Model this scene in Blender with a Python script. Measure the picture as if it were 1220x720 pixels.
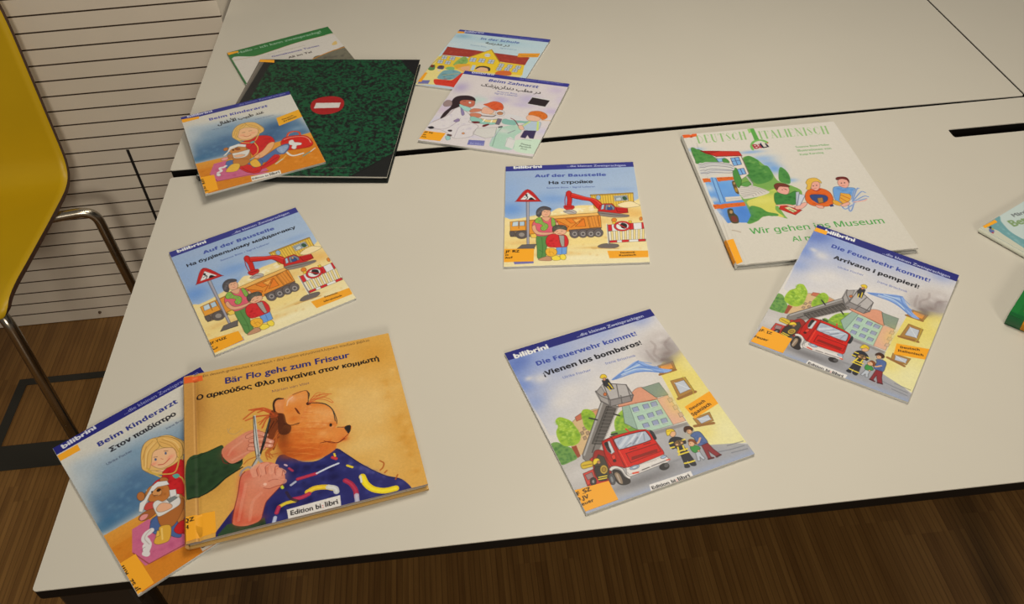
import bpy, bmesh, math, random
import numpy as np
from mathutils import Vector, Matrix

for o in list(bpy.data.objects):
    bpy.data.objects.remove(o, do_unlink=True)
SC = bpy.context.scene
COL = SC.collection

# ------------------------------------------------------------------ camera, world, lights, exposure
cam = bpy.data.cameras.new('camera')
cam.sensor_width = 36.0
cam.lens = 1027.06 / 1220 * 36.0
cam.clip_start = 0.02
cam_o = bpy.data.objects.new('camera', cam)
COL.objects.link(cam_o)
PITCH, ROLL, YAW = 0.755563, -0.0668472, math.radians(-2.85)
cam_o.matrix_world = (Matrix.Translation((0, 0, 1.48)) @ Matrix.Rotation(YAW, 4, 'Z')
                      @ Matrix.Rotation(math.pi / 2 - PITCH, 4, 'X') @ Matrix.Rotation(ROLL, 4, 'Z'))
SC.camera = cam_o
SC.view_settings.view_transform = 'Standard'
SC.view_settings.look = 'None'
SC.view_settings.gamma = 1.0
SC.view_settings.use_curve_mapping = False
SC.view_settings.exposure = 0.0

world = bpy.data.worlds.new('room_light')
SC.world = world
world.use_nodes = True
bg = world.node_tree.nodes['Background']
bg.inputs[0].default_value = (1.0, 0.87, 0.68, 1)
bg.inputs[1].default_value = 0.10


def lamp(name, loc, target, size, energy, color):
    d = bpy.data.lights.new(name, 'AREA')
    d.shape = 'DISK'
    d.size = size
    d.energy = energy
    d.color = color
    o = bpy.data.objects.new(name, d)
    COL.objects.link(o)
    o.location = loc
    o.rotation_euler = (Vector(target) - Vector(loc)).to_track_quat('-Z', 'Y').to_euler()
    return o


WARM = (1.0, 0.885, 0.70)
lamp('ceiling_or_fill_lamp', (0.26, 0.98, 2.0), (0.26, 0.98, 0.75), 0.45, 9.0, WARM)  # unseen lamp added low so the table dims towards its corners like vignetting
lamp('ceiling_or_fill_lamp', (1.2, 1.9, 2.9), (0.5, 1.4, 0.75), 0.6, 5.0, WARM)
lamp('ceiling_or_fill_lamp', (0.27, -0.15, 2.95), (-0.2, 1.2, 0.5), 0.3, 11.0, WARM)
lamp('ceiling_or_fill_lamp', (0.3, -2.8, 2.3), (-0.5, 1.4, 0.4), 0.8, 50.0, WARM)  # unseen fill added behind the camera to lift cabinet front and under-table floor

# ------------------------------------------------------------------ helpers
LIGHT_TINT = np.array([0.94, 0.845, 0.685])     # the room's warm light, taken out of colours read by eye


def lin(c):
    c = np.asarray(c, float) / 255.0
    return np.where(c <= 0.04045, c / 12.92, ((c + 0.055) / 1.055) ** 2.4)


def alb(c):
    return tuple(np.clip(lin(c) / LIGHT_TINT, 0.004, 0.92))


MATS = {}


def mat(name, col=None, rough=0.5, metal=0.0, spec=0.5, noise=0.0, scale=40.0, bump=0.0, attr=False, coat=0.0):
    if name in MATS:
        return MATS[name]
    m = bpy.data.materials.new(name)
    m.use_nodes = True
    nt = m.node_tree
    b = nt.nodes['Principled BSDF']
    b.inputs['Roughness'].default_value = rough
    b.inputs['Metallic'].default_value = metal
    b.inputs['Specular IOR Level'].default_value = spec
    b.inputs['Coat Weight'].default_value = coat
    if attr:
        a = nt.nodes.new('ShaderNodeVertexColor')
        a.layer_name = 'print'
        nt.links.new(a.outputs['Color'], b.inputs['Base Color'])
    else:
        c = (*col, 1)
        b.inputs['Base Color'].default_value = c
        if noise:
            tc = nt.nodes.new('ShaderNodeTexCoord')
            n = nt.nodes.new('ShaderNodeTexNoise')
            n.inputs['Scale'].default_value = scale
            n.inputs['Detail'].default_value = 4
            r = nt.nodes.new('ShaderNodeValToRGB')
            r.color_ramp.elements[0].position = 0.3
            r.color_ramp.elements[1].position = 0.7
            r.color_ramp.elements[0].color = (*[max(0, k * (1 - noise)) for k in col], 1)
            r.color_ramp.elements[1].color = (*[min(1, k * (1 + noise)) for k in col], 1)
            nt.links.new(tc.outputs['Object'], n.inputs['Vector'])
            nt.links.new(n.outputs['Fac'], r.inputs['Fac'])
            nt.links.new(r.outputs['Color'], b.inputs['Base Color'])
            if bump:
                bp = nt.nodes.new('ShaderNodeBump')
                bp.inputs['Strength'].default_value = bump
                bp.inputs['Distance'].default_value = 0.001
                nt.links.new(n.outputs['Fac'], bp.inputs['Height'])
                nt.links.new(bp.outputs['Normal'], b.inputs['Normal'])
    MATS[name] = m
    return m


def link(name, me, m=None, parent=None, smooth=False):
    o = bpy.data.objects.new(name, me)
    COL.objects.link(o)
    if m is not None:
        me.materials.append(m)
    if smooth:
        for p in me.polygons:
            p.use_smooth = True
    if parent is not None:
        o.parent = parent
    return o


def tag(o, label=None, cat=None, group=None, kind=None):
    for k, v in (('label', label), ('category', cat), ('group', group), ('kind', kind)):
        if v:
            o[k] = v
    return o


def empty(name, loc=(0, 0, 0), label=None, cat=None, group=None, mw=None):
    o = bpy.data.objects.new(name, None)
    o.empty_display_size = 0.05
    COL.objects.link(o)
    o.location = loc
    if mw is not None:
        o.matrix_world = mw
    return tag(o, label, cat, group)


def from_bm(name, bm, m, parent=None, smooth=False):
    me = bpy.data.meshes.new(name)
    bm.normal_update()
    bm.to_mesh(me)
    bm.free()
    return link(name, me, m, parent, smooth)


def box_bm(bm, lo, hi, bevel=0.0, seg=2):
    r = bmesh.ops.create_cube(bm, size=1.0)
    vs = r['verts']
    for v in vs:
        v.co = Vector([lo[i] + (v.co[i] + 0.5) * (hi[i] - lo[i]) for i in range(3)])
    if bevel:
        es = list({e for v in vs for e in v.link_edges})
        bmesh.ops.bevel(bm, geom=es, offset=bevel, segments=seg, affect='EDGES', profile=0.5)
    return bm


def box(name, lo, hi, m, parent=None, bevel=0.0, seg=2):
    return from_bm(name, box_bm(bmesh.new(), lo, hi, bevel, seg), m, parent)


def round_path(pts, r, n=8):
    """A polyline with its inner corners rounded."""
    pts = [Vector(p) for p in pts]
    out = [pts[0]]
    for i in range(1, len(pts) - 1):
        a, b, c = pts[i - 1], pts[i], pts[i + 1]
        k = min(r, (a - b).length * 0.48, (c - b).length * 0.48)
        p, q = b + (a - b).normalized() * k, b + (c - b).normalized() * k
        for j in range(n + 1):
            t = j / n
            out.append(p * (1 - t) ** 2 + b * 2 * t * (1 - t) + q * t * t)
    out.append(pts[-1])
    return out


def tube_bm(bm, path, rad, n=14, cap=True):
    path = [Vector(p) for p in path]
    rings = []
    nrm = None
    for i, p in enumerate(path):
        d = (path[min(i + 1, len(path) - 1)] - path[max(i - 1, 0)]).normalized()
        if nrm is None:
            nrm = d.orthogonal().normalized()
        nrm = (nrm - d * nrm.dot(d)).normalized()
        bi = d.cross(nrm)
        rings.append([bm.verts.new(p + (nrm * math.cos(2 * math.pi * k / n) + bi * math.sin(2 * math.pi * k / n)) * rad) for k in range(n)])
    for a, b in zip(rings, rings[1:]):
        for k in range(n):
            bm.faces.new((a[k], a[(k + 1) % n], b[(k + 1) % n], b[k]))
    if cap:
        bm.faces.new(rings[0][::-1])
        bm.faces.new(rings[-1])
    return bm


def tube(name, path, rad, m, parent=None, n=14):
    return from_bm(name, tube_bm(bmesh.new(), path, rad, n), m, parent, True)


def plate_bm(outline, z0, z1, holes=()):
    """A flat plate with an outline and holes, from z0 to z1."""
    bm = bmesh.new()
    loops = [outline] + list(holes)
    rows = []
    for z in (z0, z1):
        es, vv = [], []
        for lp in loops:
            v = [bm.verts.new((x, y, z)) for x, y in lp]
            vv.append(v)
            es += [bm.edges.new((v[i], v[(i + 1) % len(v)])) for i in range(len(v))]
        f = bmesh.ops.triangle_fill(bm, edges=es, use_beauty=True, use_dissolve=False)
        rows.append(vv)
    for va, vb in zip(rows[0], rows[1]):
        for i in range(len(va)):
            j = (i + 1) % len(va)
            bm.faces.new((va[i], va[j], vb[j], vb[i]))
    bmesh.ops.recalc_face_normals(bm, faces=bm.faces)
    return bm


def rrect(x0, y0, x1, y1, r, n=6):
    out = []
    for cx, cy, a in ((x1 - r, y0 + r, -90), (x1 - r, y1 - r, 0), (x0 + r, y1 - r, 90), (x0 + r, y0 + r, 180)):
        for k in range(n + 1):
            t = math.radians(a + 90 * k / n)
            out.append((cx + r * math.cos(t), cy + r * math.sin(t)))
    return out


# ------------------------------------------------------------------ the room: floor, slatted cabinet front
def node_math(nt, op, a, b=None):
    n = nt.nodes.new('ShaderNodeMath')
    n.operation = op
    for i, v in enumerate((a, b)):
        if v is None:
            continue
        if isinstance(v, (int, float)):
            n.inputs[i].default_value = v
        else:
            nt.links.new(v, n.inputs[i])
    return n.outputs[0]


def parquet():
    """Strip parquet: narrow lamellae along Y in blocks with stepped ends."""
    m = bpy.data.materials.new('strip_parquet')
    m.use_nodes = True
    nt = m.node_tree
    b = nt.nodes['Principled BSDF']
    tc = nt.nodes.new('ShaderNodeTexCoord')
    sep = nt.nodes.new('ShaderNodeSeparateXYZ')
    nt.links.new(tc.outputs['Object'], sep.inputs[0])
    x, y = sep.outputs[0], sep.outputs[1]
    strip = node_math(nt, 'FLOOR', node_math(nt, 'DIVIDE', x, 0.0105))
    block = node_math(nt, 'FLOOR', node_math(nt, 'DIVIDE', x, 0.126))
    wn = nt.nodes.new('ShaderNodeTexWhiteNoise')
    wn.noise_dimensions = '1D'
    nt.links.new(block, wn.inputs['W'])
    row = node_math(nt, 'FLOOR', node_math(nt, 'DIVIDE', node_math(nt, 'ADD', y, node_math(nt, 'MULTIPLY', wn.outputs['Value'], 0.09)), 0.30))
    comb = nt.nodes.new('ShaderNodeCombineXYZ')
    nt.links.new(strip, comb.inputs[0])
    nt.links.new(row, comb.inputs[1])
    w2 = nt.nodes.new('ShaderNodeTexWhiteNoise')
    nt.links.new(comb.outputs[0], w2.inputs['Vector'])
    mp = nt.nodes.new('ShaderNodeMapping')
    mp.inputs['Scale'].default_value = (170, 7, 1)
    nt.links.new(tc.outputs['Object'], mp.inputs['Vector'])
    no = nt.nodes.new('ShaderNodeTexNoise')
    no.inputs['Scale'].default_value = 1.0
    no.inputs['Detail'].default_value = 5
    nt.links.new(mp.outputs[0], no.inputs['Vector'])
    fac = node_math(nt, 'ADD', node_math(nt, 'MULTIPLY', w2.outputs['Value'], 0.34), node_math(nt, 'MULTIPLY', no.outputs['Fac'], 0.66))
    r = nt.nodes.new('ShaderNodeValToRGB')
    e = r.color_ramp.elements
    e[0].position, e[0].color = 0.1, (0.125, 0.056, 0.016, 1)
    e[1].position, e[1].color = 0.95, (0.335, 0.178, 0.054, 1)
    nt.links.new(fac, r.inputs['Fac'])
    # thin dark joint along each lamella
    fr = node_math(nt, 'FRACT', node_math(nt, 'DIVIDE', x, 0.0105))
    joint = node_math(nt, 'ADD', 0.68, node_math(nt, 'MULTIPLY', node_math(nt, 'GREATER_THAN', fr, 0.16), 0.32))
    mx = nt.nodes.new('ShaderNodeMix')
    mx.data_type = 'RGBA'
    mx.blend_type = 'MULTIPLY'
    mx.inputs[0].default_value = 1.0
    nt.links.new(r.outputs['Color'], mx.inputs[6])
    nt.links.new(joint, mx.inputs[7])
    nt.links.new(mx.outputs[2], b.inputs['Base Color'])
    b.inputs['Roughness'].default_value = 0.42
    b.inputs['Specular IOR Level'].default_value = 0.35
    return m


M_FLOOR = parquet()
tag(box('floor', (-3.2, -2.0, -0.05), (3.2, 4.2, 0.0), M_FLOOR), kind='structure')

M_SLAT = mat('pale_slat_laminate', (0.72, 0.665, 0.60), 0.45, noise=0.03, scale=8)
M_GROOVE = mat('groove_brown', (0.11, 0.072, 0.05), 0.7)
M_BLACK = mat('black_plastic', (0.012, 0.012, 0.013), 0.45)
PY, PITCHZ = 1.662, 0.0343
slat = bmesh.new()
z, x0, x1 = 0.0, -2.2, -0.449
prof = []
z = 0.035
prof.append((0.0, 0.002))
k = 0
while z < 1.25:
    prof += [(0.0, z), (0.005, z), (0.005, z + 0.0032), (0.0, z + 0.0032)]
    z += PITCHZ
prof.append((0.0, z))
pv = [[slat.verts.new((x, PY + d, h)) for d, h in prof] for x in (x0, x1)]
grooves = set()
for i in range(len(prof) - 1):
    f = slat.faces.new((pv[0][i], pv[1][i], pv[1][i + 1], pv[0][i + 1]))
    if prof[i][0] > 0 or prof[i + 1][0] > 0:
        f.material_index = 1
        f.tag = True
# body behind the grooved face: right side, top, left side, back
top = prof[-1][1]
bb = [slat.verts.new(p) for p in ((x0, PY + 0.56, 0.002), (x1, PY + 0.56, 0.002), (x1, PY + 0.56, top), (x0, PY + 0.56, top))]
sr = [v for v in pv[1]]
slat.faces.new([bb[1]] + [bb[2]] + sr[::-1])
slat.faces.new([bb[3]] + [bb[0]] + [v for v in pv[0]])
slat.faces.new((pv[0][-1], pv[1][-1], bb[2], bb[3]))
slat.faces.new((bb[0], bb[1], bb[2], bb[3]))
me = bpy.data.meshes.new('wall_back')
bmesh.ops.recalc_face_normals(slat, faces=slat.faces)
slat.to_mesh(me)
slat.free()
me.materials.append(M_SLAT)
me.materials.append(M_GROOVE)
wall = link('wall_back', me)
tag(wall, kind='structure')
box('seam', (-0.7305, PY - 0.001, 0.036), (-0.7245, PY + 0.004, 0.48), M_BLACK, wall)
bm = bmesh.new()
bmesh.ops.create_cone(bm, cap_ends=True, segments=16, radius1=0.004, radius2=0.003, depth=0.004,
                      matrix=Matrix.Translation((-0.957, PY - 0.002, 0.022)) @ Matrix.Rotation(math.pi / 2, 4, 'X'))
from_bm('screw', bm, M_GROOVE, wall)

M_INLAY = mat('dark_floor_band', (0.026, 0.026, 0.023), 0.6)
bm = bmesh.new()
for lo, hi in (((-1.7, 1.203, 0.0), (-0.2, 1.271, 0.0015)), ((-1.105, 1.2712, 0.0), (-1.083, 1.452, 0.0015)), ((-1.105, 1.4522, 0.0), (-0.2, 1.472, 0.0015))):
    box_bm(bm, lo, hi)
tag(from_bm('trim_1', bm, M_INLAY), kind='structure')

# ------------------------------------------------------------------ tables
TZ = 0.75
M_TOP = mat('warm_white_laminate', alb((200, 189, 167)), 0.38, spec=0.3, noise=0.012, scale=6)
M_EDGE = mat('black_edge_band', (0.0045, 0.0045, 0.005), 0.5, spec=0.2)
M_STEEL = mat('black_painted_steel', (0.012, 0.012, 0.013), 0.35)


def table(name, label, x0, y0, x1, y1, rot=0.0, hole=None, leg_sides=(0, 1)):
    root = empty(name, ((x0 + x1) / 2, (y0 + y1) / 2, 0), label, 'table', 'white tables pushed together')
    hx, hy = (x1 - x0) / 2, (y1 - y0) / 2
    hl = []
    if hole:
        cx, cy = (x0 + x1) / 2, (y0 + y1) / 2
        hl = [rrect(hole[0] - cx, hole[1] - cy, hole[2] - cx, hole[3] - cy, 0.004)[::-1]]
    from_bm('laminate_top', plate_bm(rrect(-hx, -hy, hx, hy, 0.004), TZ - 0.0012, TZ, hl), M_TOP, root)
    bm = plate_bm(rrect(-hx, -hy, hx, hy, 0.004), TZ - 0.0185, TZ - 0.00125, hl)
    low = [e for e in bm.edges if all(abs(v.co.z - (TZ - 0.0185)) < 1e-6 for v in e.verts) and len(e.link_faces) == 2 and any(abs(f.normal.z) < 0.5 for f in e.link_faces)]
    bmesh.ops.bevel(bm, geom=low, offset=0.005, segments=3, affect='EDGES', profile=0.5)
    from_bm('edge_band', bm, M_EDGE, root)
    if hole:
        box('cable_tray', (hole[0] - cx - 0.006, hole[1] - cy - 0.012, TZ - 0.07), (hole[2] - cx + 0.006, hole[3] - cy + 0.012, TZ - 0.055), mat('dark_grey_tray', (0.09, 0.085, 0.08), 0.5), root, 0.002)
    bm = bmesh.new()
    for lo, hi in (((-hx + 0.07, -hy + 0.03, TZ - 0.06), (hx - 0.07, -hy + 0.055, TZ - 0.01855)), ((-hx + 0.07, hy - 0.075, TZ - 0.06), (hx - 0.07, hy - 0.05, TZ - 0.01855))):
        box_bm(bm, lo, hi, 0.003)
    from_bm('frame', bm, M_STEEL, root)
    for sx in (-1, 1):
        for sy in (-1, 1):
            bm = bmesh.new()
            cx2, cy2 = sx * (hx - 0.045), sy * (hy - 0.045)
            tube_bm(bm, [(cx2, cy2, 0.022), (cx2, cy2, TZ - 0.062)], 0.026, 24)
            box_bm(bm, (cx2 - 0.036, cy2 - 0.036, TZ - 0.063), (cx2 + 0.036, cy2 + 0.036, TZ - 0.01855), 0.004)
            leg = from_bm('leg', bm, M_STEEL, root)
            bm = bmesh.new()
            bmesh.ops.create_cone(bm, cap_ends=True, segments=24, radius1=0.03, radius2=0.024, depth=0.022, matrix=Matrix.Translation((cx2, cy2, 0.011)))
            from_bm('foot', bm, M_BLACK, leg)
    root.rotation_euler.z = rot
    return root


table('table', 'white table nearest the viewer, black front edge, two fire engine books lying on it', -0.446, 0.446, 0.884, 1.121, hole=(0.722, 1.031, 0.842, 1.053))
TILT = math.radians(-0.66)
table('table', 'white table behind the black gap, green and white book lying at its left corner', -0.447, 1.1335, 0.883, 1.8045, rot=TILT)
table('table', 'white table at the top right corner beyond the thin diagonal seam', -0.447 + 1.3335 * math.cos(TILT), 1.1335 + 1.3335 * math.sin(TILT), 0.883 + 1.3335 * math.cos(TILT), 1.8045 + 1.3335 * math.sin(TILT), rot=TILT)

# ------------------------------------------------------------------ the yellow shell chair
M_YEL = mat('yellow_lacquer', alb((200, 158, 14)), 0.42, noise=0.03, scale=9)
M_PLY = mat('plywood_edge', (0.075, 0.036, 0.022), 0.6, noise=0.3, scale=160)
M_CHROME = mat('chrome_tube', (0.50, 0.465, 0.41), 0.24, metal=1.0)


def chair():
    root = empty('shell_chair', (-1.04, 1.36, 0), 'yellow plywood shell chair with chrome legs at the left edge', 'chair')
    W2, T = 0.21, 0.011
    # side profile (y, z) of the upper face, front to back
    prof = [(-0.185, 0.452), (-0.178, 0.470), (-0.160, 0.481), (-0.12, 0.484), (-0.06, 0.481), (0.0, 0.478), (0.06, 0.475), (0.12, 0.473),
            (0.165, 0.472), (0.195, 0.475), (0.215, 0.484), (0.228, 0.502), (0.235, 0.53), (0.242, 0.60), (0.250, 0.68), (0.258, 0.76), (0.266, 0.83), (0.270, 0.86)]
    P = [Vector((0, y, h)) for y, h in prof]
    dense = []
    for i in range(len(P) - 1):
        a, b, c, d = P[max(0, i - 1)], P[i], P[i + 1], P[min(len(P) - 1, i + 2)]
        for j in range(4):
            t = j / 4
            dense.append(0.5 * ((2 * b) + (c - a) * t + (2 * a - 5 * b + 4 * c - d) * t * t + (-a + 3 * b - 3 * c + d) * t ** 3))
    dense.append(P[-1])
    n = len(dense)
    nx = 24
    bm = bmesh.new()
    up, lo = [], []
    for i, p in enumerate(dense):
        t = (dense[min(i + 1, n - 1)] - dense[max(i - 1, 0)]).normalized()
        nr = Vector((0, -t.z, t.y))
        s = i / (n - 1)
        e = min(s / 0.10, (1 - s) / 0.12, 1.0)
        half = W2 * (0.86 + 0.14 * math.sqrt(max(0.0, 1 - (1 - e) ** 2)))
        ru, rl = [], []
        for k in range(nx + 1):
            u = -1 + 2 * k / nx
            dish = 0.010 * (abs(u) ** 2.4 - 1.0) * min(1, e * 1.2)
            q = Vector((u * half, p.y, p.z)) + nr * dish
            ru.append(bm.verts.new(q))
            rl.append(bm.verts.new(q - nr * T))
        up.append(ru)
        lo.append(rl)
    for i in range(n - 1):
        for k in range(nx):
            bm.faces.new((up[i][k], up[i][k + 1], up[i + 1][k + 1], up[i + 1][k]))
            f = bm.faces.new((lo[i][k], lo[i + 1][k], lo[i + 1][k + 1], lo[i][k + 1]))
    rim = []
    for i in range(n - 1):
        rim.append(bm.faces.new((up[i][0], up[i + 1][0], lo[i + 1][0], lo[i][0])))
        rim.append(bm.faces.new((up[i][nx], lo[i][nx], lo[i + 1][nx], up[i + 1][nx])))
    for k in range(nx):
        rim.append(bm.faces.new((up[0][k], lo[0][k], lo[0][k + 1], up[0][k + 1])))
        rim.append(bm.faces.new((up[-1][k], up[-1][k + 1], lo[-1][k + 1], lo[-1][k])))
    for f in rim:
        f.material_index = 1
    bmesh.ops.recalc_face_normals(bm, faces=bm.faces)
    o = from_bm('seat_shell', bm, M_YEL, root, True)
    o.data.materials.append(M_PLY)
    for p in o.data.polygons:
        if p.material_index == 1:
            p.use_smooth = False
    R = 0.0105
    for s in (1, -1):
        rear = round_path([(s * 0.12, 0.10, 0.448), (s * 0.205, 0.125, 0.447), (s * 0.268, 0.140, 0.442), (s * 0.277, 0.143, 0.012)], 0.055, 10)
        tube('leg', rear, R, M_CHROME, root)
        front = round_path([(s * 0.12, -0.10, 0.448), (s * 0.188, -0.165, 0.448), (s * 0.190, -0.19, 0.012)], 0.05, 10)
        tube('leg', front, R, M_CHROME, root)
        tube('seat_rail', [(s * 0.12, -0.11, 0.448), (s * 0.12, 0.11, 0.448)], R, M_CHROME, root)
    tube('cross_rail', [(-0.12, 0.0, 0.448), (0.12, 0.0, 0.448)], R, M_CHROME, root)
    for x, y in ((0.277, 0.143), (-0.277, 0.143), (0.190, -0.19), (-0.190, -0.19)):
        bm = bmesh.new()
        bmesh.ops.create_cone(bm, cap_ends=True, segments=16, radius1=0.014, radius2=0.012, depth=0.018, matrix=Matrix.Translation((x, y, 0.009)))
        from_bm('glide', bm, M_BLACK, root)
    return root


chair()

# ------------------------------------------------------------------ printing: a small painter for book covers
def smooth_closed(p, n=5):
    a, b, c, d = np.roll(p, 1, 0), p, np.roll(p, -1, 0), np.roll(p, -2, 0)
    out = []
    for j in range(n):
        t = j / n
        out.append(0.5 * (2 * b + (c - a) * t + (2 * a - 5 * b + 4 * c - d) * t * t + (-a + 3 * b - 3 * c + d) * t ** 3))
    return np.stack(out, 1).reshape(-1, 2)


def smooth_open(p, n=5):
    if len(p) < 3:
        return p
    q = np.vstack([2 * p[0] - p[1], p, 2 * p[-1] - p[-2]])
    out = []
    for i in range(len(p) - 1):
        a, b, c, d = q[i:i + 4]
        for j in range(n):
            t = j / n
            out.append(0.5 * (2 * b + (c - a) * t + (2 * a - 5 * b + 4 * c - d) * t * t + (-a + 3 * b - 3 * c + d) * t ** 3))
    out.append(p[-1])
    return np.array(out)


def box_blur(m, r):
    r = int(r)
    if r < 1:
        return m
    for ax in (0, 1):
        for _ in range(2):
            p = np.pad(m, [(r + 1, r) if k == ax else (0, 0) for k in (0, 1)], mode='edge')
            c = np.cumsum(p, axis=ax)
            n = m.shape[ax]
            m = (np.take(c, range(2 * r + 1, 2 * r + 1 + n), ax) - np.take(c, range(0, n), ax)) / (2 * r + 1)
    return m


GLYPHS = {}


def humanist(s, heavy):
    """The same letters in a humanist sans cut, regular or heavy, where the font set has one."""
    A, a, G, g = (0x1D5D4, 0x1D5EE, 0x1D756, 0x1D770) if heavy else (0x1D5A0, 0x1D5BA, None, None)
    out = ''
    for c in s:
        k = ord(c)
        if 65 <= k <= 90:
            out += chr(A + k - 65)
        elif 97 <= k <= 122:
            out += chr(a + k - 97)
        elif heavy and 0x391 <= k <= 0x3A9:
            out += chr(G + k - 0x391)
        elif heavy and 0x3B1 <= k <= 0x3C9:
            out += chr(g + k - 0x3B1)
        else:
            out += c
    return out


def glyph_edges(s):
    """Outline edges of a line of text, in em units."""
    if s in GLYPHS:
        return GLYPHS[s]
    cu = bpy.data.curves.new('lettering', 'FONT')
    cu.body = s
    cu.fill_mode = 'NONE'
    cu.resolution_u = 3
    ob = bpy.data.objects.new('lettering', cu)
    COL.objects.link(ob)
    me = ob.evaluated_get(bpy.context.evaluated_depsgraph_get()).to_mesh()
    co = np.array([v.co[:2] for v in me.vertices])
    ed = np.array([e.vertices[:] for e in me.edges])
    bpy.data.objects.remove(ob)
    bpy.data.curves.remove(cu)
    # walk each outline so that all of its edges run the same way round
    nb = {}
    for a, b in ed:
        nb.setdefault(int(a), []).append(int(b))
        nb.setdefault(int(b), []).append(int(a))
    seen, out = set(), []
    for s0 in sorted(nb):
        if s0 in seen:
            continue
        loop, cur, prev = [s0], s0, None
        seen.add(s0)
        first = s0 + 1 if (s0 + 1) in nb[s0] else nb[s0][0]
        cur = first
        while cur not in seen:
            seen.add(cur)
            loop.append(cur)
            nx = [k for k in nb[cur] if k not in seen]
            if not nx:
                break
            cur = nx[0]
        p = co[loop]
        out.append(np.stack([p, np.roll(p, -1, 0)], 1))
    GLYPHS[s] = np.concatenate(out)
    return GLYPHS[s]


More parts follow.
